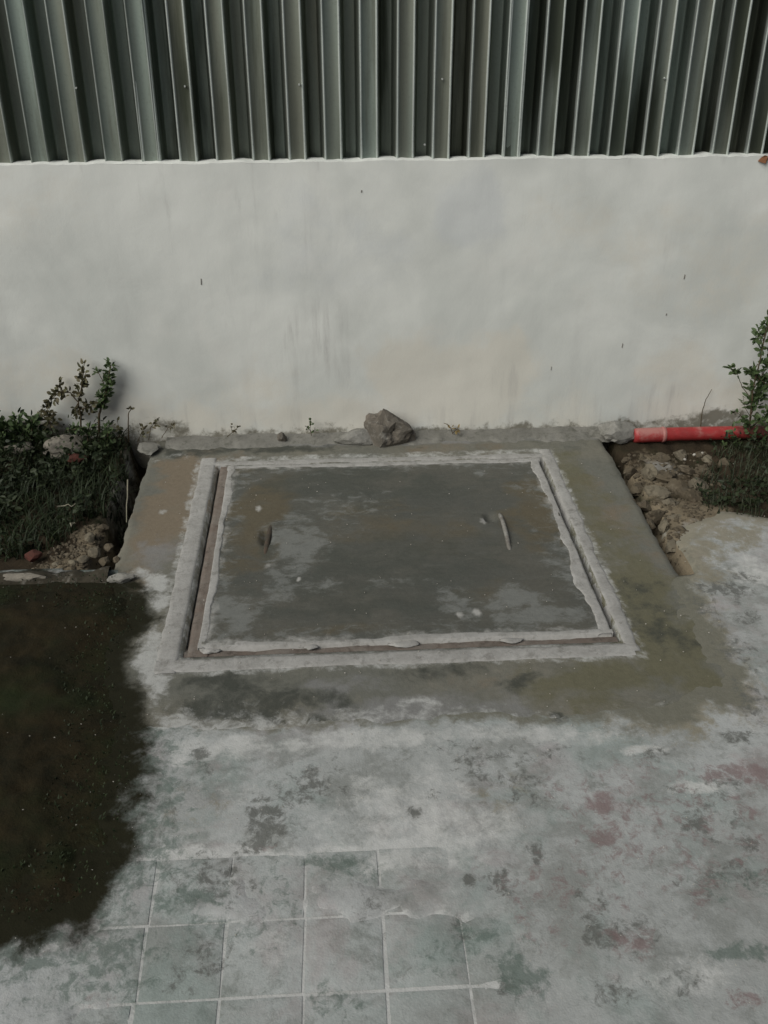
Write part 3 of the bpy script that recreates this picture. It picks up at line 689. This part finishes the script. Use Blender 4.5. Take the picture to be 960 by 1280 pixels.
# ------------------------------------------------------------------ kerb of the left bed
def kerb():
    xs = np.arange(-2.6, -.60, .012); prof = [(-.030, -.02), (-.028, .010), (-.012, .020), (.012, .020), (.028, .012), (.032, -.06)]
    vs, fs = [], []
    for x in xs:
        for (dy, z) in prof:
            a = np.array([x]); n = fbm(a, np.array([dy * 3.]), 9, 401)[0] - .5; m = fbm(a, np.array([dy * 9.]), 32, 403)[0] - .5
            gone = sstep(.50, .62, fbm(a, np.array([0.]), 5, 405)[0])
            vs.append((x, KY - .012 + dy + n * .02, (z if z > 0 else z) * (1 - .55 * gone if z > 0 else 1) + n * .012 + m * .010))
    k = len(prof)
    for i in range(len(xs) - 1):
        for j in range(k - 1): fs.append((i * k + j, (i + 1) * k + j, (i + 1) * k + j + 1, i * k + j + 1))
    o = link('kerb', mesh('kerb', vs, fs), M_KERB)
    tag(o, 'low crumbling dirty cement kerb along the front of the left bed', 'kerb')
kerb()

# ------------------------------------------------------------------ stones, lumps, pipe
def stone(name, px, py, rx, ry, rz, z, seed, mat, label, cat, group=None, rot=0, Y=None, sub=3, rough=.22):
    p = at(px, py, z) if Y is None else np.array([at_y(px, py, Y)[0], Y, z])
    o = link(name, lump_mesh(name, rx, ry, rz, seed, rough, sub), mat, smooth=False); o.location = p; o.rotation_euler = (0, 0, rot)
    return tag(o, label, cat, group)

stone('rock', 486, 540, .092, .050, .088, .032, 2.6, M_ROCK, 'brown grey broken rock leaning on the wall foot behind the lid', 'rock', Y=WY - .045, rough=.34, sub=4)
stone('mortar_lump', 448, 541, .085, .040, .034, .014, 5, M_LUMP, 'flat grey mortar lump against the left side of the broken rock', 'mortar', Y=WY - .040, rough=.2)
stone('mortar_lump', 352, 545, .018, .014, .020, .022, 9, M_ROCK, 'tiny dark mortar crumb on the slab ridge left of the rock', 'mortar', Y=WY - .035, sub=2)
stone('mortar_lump', 772, 543, .070, .045, .036, .028, 11, M_LUMP, 'grey mortar lump holding the end of the red pipe', 'mortar', Y=WY - .075)
stone('pale_stone', 80, 556, .066, .045, .040, .040, 14, M_STONE, 'large pale dusty stone under the twigs of the left bed', 'stone', Y=WY - .10, rot=.3)
stone('pale_stone', 24, 555, .050, .03, .022, .038, 15, M_STONE, 'small flat pale stone at the far left of the bed by the wall', 'stone', Y=WY - .10)
stone('brick_shard', 95, 574, .038, .022, .016, .030, 17, M_BRICK, 'dark red brick shard in front of the large pale stone', 'brick', Y=WY - .17, sub=2)
stone('brick_shard', 42, 694, .028, .02, .018, .012, 18, M_BRICK, 'small red brick shard in the soil close to the kerb', 'brick', sub=2)
stone('mortar_flake', 186, 560, .042, .05, .018, .012, 19, M_LUMP, 'grey mortar flake at the back left corner of the surround', 'mortar')
stone('mortar_flake', 152, 722, .040, .022, .014, .010, 21, M_LUMP, 'pale mortar flake where the kerb meets the surround', 'mortar')
stone('mortar_flake', 30, 722, .055, .022, .014, .012, 22, M_STONE, 'pale mortar flake lying on the kerb at the far left', 'mortar')
for i, (px, py, s) in enumerate(((112, 672, 9), (128, 660, 8), (118, 690, 10), (136, 684, 8), (104, 700, 8), (130, 702, 9), (92, 704, 7), (146, 700, 6), (70, 706, 6))):
    stone('rubble_stone', px, py, s * .0019, s * .0023, s * .0016, -.002, 30 + i, (M_RUB, M_RUB2)[i % 2], 'small tan rubble stone at the front corner of the left bed', 'rubble', 'rubble stones in the left bed', i * 1.3, sub=2)
RR = [(812, 592, 15), (835, 598, 14), (858, 588, 13), (822, 618, 17), (848, 612, 15), (806, 632, 12), (838, 632, 16), (864, 622, 14), (818, 646, 12), (846, 650, 13), (796, 612, 10), (788, 590, 10), (872, 606, 12), (800, 574, 12),
      (826, 574, 11), (850, 570, 11), (782, 575, 8), (866, 640, 11), (830, 660, 11), (852, 668, 12), (812, 655, 9), (840, 682, 10), (880, 590, 11), (874, 570, 9), (884, 574, 7), (792, 630, 7), (905, 580, 8)]
for i, (px, py, s) in enumerate(RR):
    s *= .82
    stone('rubble_lump', px, py, s * .0024 * (1 + .3 * math.sin(i * 2.7)), s * .0032, s * .0022 * (1 + .3 * math.cos(i * 1.7)), -.020, 60 + i, (M_RUB, M_RUB2, M_RUB2)[i % 3], 'crusty tan rubble lump beside the red pipe, right of the surround', 'rubble', 'rubble lumps in the right bed', i * 1.9, sub=3, rough=.42)
for px, py, z in ((868, 568, .035), (856, 574, .02), (878, 566, .03)):
    stone('white_chip', px, py, .006, .006, .004, z, px, M_GRIT, 'tiny white chip in the dark soil under the red pipe', 'chip', 'white chips under the pipe', sub=1)

def pipe():
    Yp = WY - .085
    a = at_y(792, 544, Yp); b = at_y(960, 540, Yp); rad = .0235
    root = empty('red_pipe', (a[0], Yp, a[2]))
    d = (b - a) / np.linalg.norm(b - a); n = 90; sg = 20; ln = 1.25
    vs, fs, du, di = [], [], [], []
    for i in range(n):
        t = ln * i / (n - 1); c = a + d * t; c = c + np.array([0, 0, -.018 * max(0, t - .35) ** 2])
        bow = (fbm(np.array([t]), np.array([0.]), 3, 501)[0] - .5) * .006
        for k in range(sg):
            an = 2 * math.pi * k / sg; rr = rad * (1.08 if .0 < t < .10 else 1)
            vs.append((c[0], c[1] + rr * math.cos(an), c[2] + bow + rr * math.sin(an)))
            pxx = 792 + t / .0024
            m = max(math.exp(-((pxx - 812) / 22) ** 2), .9 * math.exp(-((pxx - 832) / 3.5) ** 2), .75 * math.exp(-((pxx - 884) / 7) ** 2), .25)
            du.append(m * (.55 + .45 * math.sin(an)))
            di.append(sstep(.27, .44, np.array(t)) * .9 + (.35 if math.sin(an) < -.5 else 0))  # dirt towards the right end; underside darkened as well
    for i in range(n - 1):
        for k in range(sg): fs.append((i * sg + k, i * sg + (k + 1) % sg, (i + 1) * sg + (k + 1) % sg, (i + 1) * sg + k))
    fs.append(tuple(range(sg))[::-1]); fs.append(tuple((n - 1) * sg + k for k in range(sg)))
    child('tube', mesh('tube', vs, fs, {'dust': du, 'dirt_dark': di}), M_PIPE, root)
    # socket ring left at the joint
    vs, fs = [], []; rr0 = rad * 1.08
    for t, r_ in ((.096, rr0), (.098, rr0 * 1.07), (.106, rr0 * 1.07), (.110, rad)):
        c = a + d * t
        for k in range(sg): an = 2 * math.pi * k / sg; vs.append((c[0], c[1] + r_ * math.cos(an), c[2] + r_ * math.sin(an)))
    for i in range(3):
        for k in range(sg): fs.append((i * sg + k, i * sg + (k + 1) % sg, (i + 1) * sg + (k + 1) % sg, (i + 1) * sg + k))
    z = np.zeros(len(vs)); child('socket_ring', mesh('socket_ring', vs, fs, {'dust': z + .8, 'dirt_dark': z}), M_PIPE, root)
    tag(root, 'red plastic pipe lying along the wall foot into the right bed', 'pipe')
pipe()

# ------------------------------------------------------------------ plants
def tube_into(vs, fs, pts, r0, r1, sg=5):
    b = len(vs); n = len(pts)
    for i, p in enumerate(pts):
        t = (pts[min(i + 1, n - 1)] - pts[max(i - 1, 0)]).normalized(); s1 = t.cross(Vector((.3, 1, .1))).normalized(); s2 = t.cross(s1); r = r0 + (r1 - r0) * i / (n - 1)
        for k in range(sg): an = 2 * math.pi * k / sg; vs.append(p + (s1 * math.cos(an) + s2 * math.sin(an)) * r)
    for i in range(n - 1):
        for k in range(sg): fs.append((b + i * sg + k, b + i * sg + (k + 1) % sg, b + (i + 1) * sg + (k + 1) % sg, b + (i + 1) * sg + k))
def leaf_into(vs, fs, p, d, L, W, rnd):
    d = d.normalized(); side = d.cross(Vector((rnd.uniform(-1, 1), rnd.uniform(-1, 1), rnd.uniform(-.3, 1)))).normalized(); up = side.cross(d)
    b = len(vs); f = rnd.uniform(.1, .4)
    for u, wv, h in ((0, 0, 0), (.3, 1, f), (.3, -1, f), (.35, 0, 0), (.72, .8, f * .8), (.72, -.8, f * .8), (.75, 0, -.03), (1, 0, -.12)):
        vs.append(p + d * (u * L) + side * (wv * W / 2) + up * (h * W / 2))
    fs += [(b, b + 3, b + 1), (b, b + 2, b + 3), (b + 1, b + 3, b + 6, b + 4), (b + 3, b + 2, b + 5, b + 6), (b + 4, b + 6, b + 7), (b + 6, b + 5, b + 7)]
def plant(name, label, cat, Y, stems, seed, mat=None, group=None, base=None):
    """stems: (photo points from the foot up, radius, leaves, leaf length, spread)"""
    rnd = random.Random(seed); mat = mat or M_LEAF
    f = at_y(*stems[0][0][0], Y); root = empty(name, (f[0], Y, f[2] - .01))
    lv, lf = [], []
    for pts, rad, nl, ll, sp in stems:
        P = [Vector(at_y(x, y, Y)) for x, y in pts]
        dy = rnd.uniform(-.02, .02)
        for i, q in enumerate(P): q.y += dy * i / max(1, len(P) - 1) + rnd.uniform(-.003, .003)
        fine = []
        for i in range(len(P) - 1):
            for t in np.linspace(0, 1, 5)[:-1]: fine.append(P[i].lerp(P[i + 1], t) + Vector((rnd.uniform(-1, 1), 0, 0)) * .0012)
        fine.append(P[-1])
        vs, fs = [], []; tube_into(vs, fs, fine, rad, rad * .45)
        child('stem', mesh('stem', vs, fs), M_STEM, root)
        m = len(fine)
        for k in range(int(nl * 1.5)):
            i = int(m * (sp[0] + (1 - sp[0]) * rnd.random())); i = min(i, m - 1); p = fine[i]
            ax = (fine[min(i + 1, m - 1)] - fine[max(i - 1, 0)]).normalized()
            d = Vector((rnd.uniform(-1, 1), rnd.uniform(-1, 1), rnd.uniform(-.5, .8))).normalized() * 1.0 + ax * .5
            off = d.normalized() * rnd.uniform(0, sp[1])
            leaf_into(lv, lf, p + off, d + Vector((0, 0, rnd.uniform(-.6, .2))), ll * rnd.uniform(.9, 1.7), ll * rnd.uniform(.6, .9), rnd)
    if lv: child('leaves', mesh('leaves', lv, lf), mat, root, False)
    return tag(root, label, cat, group)

YL = WY - .038
plant('twiggy_weed', 'spreading weed with leafy twigs above the large pale stone', 'weed', YL,
      [([(102, 545), (101, 520), (98, 503), (103, 480), (106, 457)], .0035, 46, .015, (.5, .014)),
       ([(98, 503), (88, 490), (76, 488), (64, 499)], .0022, 44, .015, (.35, .014)),
       ([(98, 503), (94, 512), (98, 520)], .002, 20, .014, (.2, .012)),
       ([(100, 512), (110, 508), (115, 502)], .002, 20, .014, (.3, .012)),
       ([(110, 517), (118, 515)], .0014, 6, .012, (.3, .008)),
       ([(76, 488), (74, 478)], .0014, 6, .012, (.3, .008))], 3, M_LEAFB)
plant('upright_weed', 'upright weed with one dense leafy stalk beside the twiggy weed', 'weed', YL,
      [([(124, 552), (123, 522), (127, 508), (133, 490), (138, 458)], .0048, 120, .015, (.42, .014)), ([(130, 480), (124, 468), (121, 465)], .0016, 8, .012, (.6, .006)),
       ([(128, 505), (123, 496)], .0016, 8, .012, (.5, .006)), ([(124, 545), (135, 532)], .002, 12, .014, (.3, .01))], 5)
plant('brown_weed', 'low brownish weed left of the twiggy weed', 'weed', YL,
      [([(66, 548), (64, 530), (58, 511)], .0024, 26, .014, (.4, .016)), ([(64, 530), (54, 522), (50, 520)], .0016, 16, .014, (.3, .012)), ([(64, 532), (68, 524)], .0016, 8, .013, (.3, .01))], 8, M_LEAFB)
plant('dark_bush', 'low dark green bush at the far left by the wall', 'bush', YL - .03,
      [([(20, 560), (22, 540), (21, 523)], .003, 60, .017, (.1, .02)), ([(38, 556), (40, 536), (39, 524)], .003, 44, .017, (.1, .016)), ([(4, 560), (6, 545), (5, 534)], .003, 60, .017, (.1, .02)),
       ([(30, 556), (30, 544)], .003, 44, .017, (.1, .02)), ([(12, 556), (13, 548)], .003, 44, .017, (.1, .02)), ([(-20, 560), (-22, 540), (-16, 520)], .003, 80, .018, (.1, .03)),
       ([(50, 554), (52, 545)], .003, 40, .015, (.1, .018)), ([(-45, 560), (-42, 540), (-48, 515)], .003, 90, .018, (.1, .03))], 9)
plant('bare_twig', 'thin bare twig standing right of the upright weed', 'twig', YL, [([(161, 552), (160, 530), (161, 516), (165, 509)], .0026, 5, .010, (.85, .004))], 12, M_LEAFB)
plant('dry_weed', 'sparse dry brown weed at the back left corner of the surround', 'weed', YL,
      [([(148, 552), (150, 535), (147, 525)], .0015, 12, .011, (.4, .012)), ([(186, 550), (188, 535), (196, 528)], .0013, 10, .011, (.4, .012)), ([(172, 552), (178, 538)], .0013, 8, .011, (.4, .012)), ([(202, 548), (210, 535), (220, 530)], .0012, 6, .010, (.4, .010))], 14, M_LEAFB)
plant('creeping_weed', 'low weed below the upright weed, over the shaded soil', 'weed', YL - .05,
      [([(112, 565), (108, 548), (112, 538)], .002, 36, .014, (.1, .02)), ([(130, 570), (134, 552), (135, 540)], .002, 34, .014, (.1, .018)), ([(122, 575), (120, 560)], .002, 30, .014, (.1, .02)), ([(84, 538), (94, 536), (104, 534)], .002, 18, .012, (.1, .010))], 15)
plant('seedling', 'tiny seedling growing on the slab ridge left of the rock', 'seedling', WY - .03,
      [([(389, 545), (388, 536), (389, 526)], .0012, 8, .011, (.3, .004)), ([(388, 540), (394, 536)], .0009, 3, .010, (.6, .003)), ([(388, 539), (384, 534)], .0009, 3, .010, (.6, .003))], 17)
plant('sprout', 'thin bent sprout at the wall foot near the left end of the ridge', 'sprout', WY - .03,
      [([(284, 546), (290, 540), (299, 531)], .0016, 6, .010, (.5, .004)), ([(290, 540), (288, 534)], .0012, 2, .009, (.6, .003))], 18, M_LEAFB)
plant('yellow_sprout', 'small yellowish sprout at the wall foot right of the rock', 'sprout', WY - .03,
      [([(566, 543), (564, 536), (559, 531)], .0014, 5, .012, (.4, .005)), ([(566, 541), (572, 533)], .0014, 4, .012, (.5, .004))], 19, m_plain('yellowed_leaf', (.20, .15, .06), (.14, .10, .045), .6))
YR = WY - .10
plant('leafy_shrub', 'tall leafy shrub at the right edge behind the red pipe', 'shrub', YR,
      [([(936, 560), (938, 520), (940, 490), (947, 455), (955, 420), (960, 398)], .0038, 60, .019, (.12, .018)),
       ([(940, 500), (928, 484), (922, 468), (914, 460)], .0016, 16, .016, (.62, .008)), ([(947, 455), (940, 466), (936, 462)], .0016, 20, .017, (.3, .012)),
       ([(955, 420), (949, 425), (951, 415)], .0018, 18, .017, (.2, .01)), ([(938, 520), (950, 500), (958, 478)], .002, 46, .018, (.2, .016)), ([(937, 535), (952, 522), (965, 510)], .002, 40, .018, (.2, .018)),
       ([(938, 522), (930, 508), (926, 492)], .0012, 4, .014, (.6, .006)), ([(940, 490), (958, 460), (975, 430)], .002, 50, .018, (.2, .018)), ([(936, 530), (922, 516), (916, 516)], .0012, 6, .014, (.4, .006)),
       ([(955, 420), (972, 400), (985, 370)], .002, 40, .018, (.2, .018)), ([(945, 470), (970, 490), (990, 480)], .002, 50, .018, (.2, .02))], 21)
plant('trailing_weed', 'low trailing weed hanging over the right end of the red pipe', 'weed', WY - .135,
      [([(930, 575), (926, 552), (914, 538)], .0018, 18, .015, (.2, .016)), ([(945, 575), (944, 548), (936, 530)], .0018, 26, .016, (.2, .018)), ([(958, 575), (960, 545), (956, 528)], .0018, 30, .016, (.2, .02)),
       ([(975, 575), (978, 545), (972, 525)], .0018, 30, .016, (.2, .02)), ([(912, 578), (906, 560), (902, 556)], .0014, 10, .013, (.2, .012))], 25)
plant('grass_stalk', 'single curved grass stalk against the wall behind the pipe', 'grass', WY - .03, [([(876, 535), (879, 515), (884, 500), (892, 489)], .0020, 0, .01, (0, 0))], 23)

def blades(name, label, poly, zf, n, hmin, hmax, mat, seed, dens=None, ylim=None):
    rnd = random.Random(seed); P = np.array([p[:2] for p in poly]); vs, fs = [], []
    xs = np.array([rnd.uniform(P[:, 0].min(), P[:, 0].max()) for _ in range(n * 4)]); ys = np.array([rnd.uniform(P[:, 1].min(), P[:, 1].max()) for _ in range(n * 4)])
    ok = poly_sd(xs, ys, poly) > .0
    if dens is not None: ok &= dens(xs, ys) > np.array([rnd.random() for _ in range(len(xs))])
    xs, ys = xs[ok][:n], ys[ok][:n]; zs = zf(xs, ys)
    for x, y, z in zip(xs, ys, zs):
        h = rnd.uniform(hmin, hmax); an = rnd.uniform(0, 6.283); lean = rnd.uniform(.2, 1.1) * h; dx, dy = math.cos(an), math.sin(an); wv = rnd.uniform(.0012, .0026)
        sx, sy = -dy * wv, dx * wv; b = len(vs)
        for t, k in ((0, 1), (.5, .8), (1, 0)):
            cx_, cy_, cz_ = x + dx * lean * t * t, y + dy * lean * t * t, z - .004 + h * (t - .25 * t * t)
            if k: vs += [(cx_ - sx * k, cy_ - sy * k, cz_), (cx_ + sx * k, cy_ + sy * k, cz_)]
            else: vs.append((cx_, cy_, cz_))
        fs += [(b, b + 1, b + 3, b + 2), (b + 2, b + 3, b + 4)]
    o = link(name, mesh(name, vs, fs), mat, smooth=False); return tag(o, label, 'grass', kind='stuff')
blades('grass', 'dense dark grass covering the left bed between kerb and wall', [at(x, y) for x, y in ((-350, 690), (20, 695), (70, 680), (115, 645), (148, 640), (150, 600), (165, 562))] + [(-.70, 3.10), (-2.2, 3.10)],
       lbed_z, 9000, .02, .10, M_GRASS, 31)
blades('grass', 'dull grass blades over the dark soil of the right bed', [at(x, y) for x, y in ((868, 600), (885, 640), (960, 650), (1300, 650), (1300, 556), (900, 556))],
       rbed_z, 3600, .015, .07, M_GRASSR, 33)
blades('moss_tufts', 'dark tufts of moss and weeds growing on the mud', MUD, lambda x, y: screed(x, y) + .014, 6000, .003, .009, M_GRASS, 35)

def weeds(label, area, zf, n, hmax, mat, seed):
    rnd = random.Random(seed); P = np.array([p[:2] for p in area]); vs, fs = [], []
    xs = np.array([rnd.uniform(P[:, 0].min(), P[:, 0].max()) for _ in range(n * 3)]); ys = np.array([rnd.uniform(P[:, 1].min(), P[:, 1].max()) for _ in range(n * 3)])
    ok = (poly_sd(xs, ys, area) > 0) & (fbm(xs, ys, 8, 601) > .47); xs, ys = xs[ok][:n], ys[ok][:n]; zs = zf(xs, ys)
    for x, y, z in zip(xs, ys, zs):
        h = hmax * rnd.random() * (.4 + .9 * float(fbm(np.array([x]), np.array([y]), 6, 603)[0]))
        L = rnd.uniform(.010, .026)
        leaf_into(vs, fs, Vector((x, y, z + h)), Vector((rnd.uniform(-1, 1), rnd.uniform(-1, 1), rnd.uniform(-.4, .7))), L, L * rnd.uniform(.3, .7), rnd)
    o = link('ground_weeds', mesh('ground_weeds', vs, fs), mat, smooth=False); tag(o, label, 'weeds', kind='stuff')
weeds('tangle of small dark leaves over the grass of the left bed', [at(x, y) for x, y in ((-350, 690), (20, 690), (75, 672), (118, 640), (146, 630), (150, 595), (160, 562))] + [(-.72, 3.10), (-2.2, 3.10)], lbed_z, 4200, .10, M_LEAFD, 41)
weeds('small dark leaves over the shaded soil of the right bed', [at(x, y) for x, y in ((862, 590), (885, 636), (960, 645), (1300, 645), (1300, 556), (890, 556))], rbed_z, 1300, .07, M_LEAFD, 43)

def grit():
    rnd = random.Random(5); vs, fs = [], []
    def chip(x, y, z, s):
        b = len(vs)
        for k in range(3):
            an = k * 2.094 + rnd.random(); vs.append((x + s * math.cos(an), y + s * math.sin(an) * .8, z - s * .3))
        vs.append((x, y, z + s * .7)); fs.extend([(b, b + 1, b + 3), (b + 1, b + 2, b + 3), (b + 2, b, b + 3)])
    xs = np.array([rnd.uniform(-1.2, 1.4) for _ in range(1400)]); ys = np.array([rnd.uniform(.9, 2.9) for _ in range(1400)])
    zp = screed(xs, ys); lb = poly_sd(xs, ys, LBED); rb = poly_sd(xs, ys, RBED); md = mud_amount(xs, ys)
    for x, y, z, l, r_, m in zip(xs, ys, zp, lb, rb, md):
        s = rnd.uniform(.0008, .0026)
        if l > 0: z = float(lbed_z(np.array([x]), np.array([y]))[0])
        elif r_ > 0: z = float(rbed_z(np.array([x]), np.array([y]))[0])
        elif m > 0:
            z = z + .026; s *= .85
            if rnd.random() < .5: continue
        elif SX0 < x < SX1 and y > SY0: z = .006
        if SX0 < x < SX1 and y > SY0 and rnd.random() < .6: continue
        chip(x, y, z, s)
    o = link('grit', mesh('grit', vs, fs), M_GRIT, smooth=False); tag(o, 'scattered pale grit specks over the yard and slab', 'grit', kind='stuff')
grit()

def crumbs():
    rnd = random.Random(11)
    for nm, lab, area, zf, n, mat in (('rubble_crumbs', 'loose earthy crumbs among the rubble lumps of the right bed', [at(x, y) for x, y in ((775, 566), (885, 560), (905, 600), (880, 660), (850, 705), (835, 700), (790, 620))], rbed_z, 520, M_RUB2),
                                      ('rubble_crumbs', 'loose tan crumbs at the front corner of the left bed', [at(x, y) for x, y in ((30, 712), (60, 690), (100, 655), (150, 640), (150, 712))], lbed_z, 380, M_RUB2)):
        P = np.array([p[:2] for p in area]); vs, fs = [], []
        base = [lump_mesh('crumb', 1, 1, .8, 200 + k, .35, 1) for k in range(4)]
        data = [([v.co.copy() for v in b_.vertices], [tuple(f.vertices) for f in b_.polygons]) for b_ in base]
        xs = np.array([rnd.uniform(P[:, 0].min(), P[:, 0].max()) for _ in range(n * 2)]); ys = np.array([rnd.uniform(P[:, 1].min(), P[:, 1].max()) for _ in range(n * 2)])
        ok = poly_sd(xs, ys, area) > 0; xs, ys = xs[ok], ys[ok]; zs = zf(xs, ys)
        for x, y, z in zip(xs, ys, zs):
            sz = rnd.uniform(.003, .0115) * rnd.uniform(.6, 1); a = rnd.uniform(0, 6.28); V, Fc = data[rnd.randrange(4)]; b0 = len(vs)
            for c in V: vs.append((x + sz * (c.x * math.cos(a) - c.y * math.sin(a)), y + sz * (c.x * math.sin(a) + c.y * math.cos(a)), z + sz * c.z))
            fs += [tuple(b0 + q for q in f) for f in Fc]
        for b_ in base: bpy.data.meshes.remove(b_)
        o = link(nm, mesh(nm, vs, fs), mat, smooth=False); tag(o, lab, 'rubble', kind='stuff')
crumbs()

def straw(px0, py0, px1, py1, z, seed, label):
    a, b = at(px0, py0, z), at(px1, py1, z); rnd = random.Random(seed)
    P = [Vector(a).lerp(Vector(b), t) + Vector((0, rnd.uniform(-.006, .006), rnd.uniform(-.002, .006))) for t in np.linspace(0, 1, 6)]
    vs, fs = [], []; tube_into(vs, fs, P, .0022, .0014)
    o = link('dry_straw', mesh('dry_straw', vs, fs), M_DRY); tag(o, label, 'straw')
straw(72, 634, 94, 631, .055, 1, 'pale dry straw lying on the dark grass, the upper of two')
straw(88, 657, 94, 654, .055, 2, 'short pale straw bit on the dark grass, the lower of two')
straw(160, 600, 158, 655, .02, 3, 'long pale strand along the edge of the left trench')  # added strand, stands for the pale upper edge of the trench wall

def dry_leaf():
    c = at_y(953, 199, WY - .004); rnd = random.Random(2)
    pr = [(-.012, -.006), (-.004, .004), (.004, .012), (.014, .010), (.018, -.002), (.010, -.012), (0, -.010)]
    vs = [(c[0] + a, WY - .006 - .004 * math.sin(a * 200), c[2] + b) for a, b in pr] + [(c[0] + a, WY - .003 - .004 * math.sin(a * 200), c[2] + b) for a, b in pr]
    n = len(pr); fs = [tuple(range(n)), tuple(range(n, 2 * n))[::-1]] + [(i, i + n, (i + 1) % n + n, (i + 1) % n) for i in range(n)]
    o = link('dry_leaf', mesh('dry_leaf', vs, fs), M_LEAFDRY, smooth=False); tag(o, 'curled rust brown leaf caught at the right end of the wall top', 'leaf')
dry_leaf()
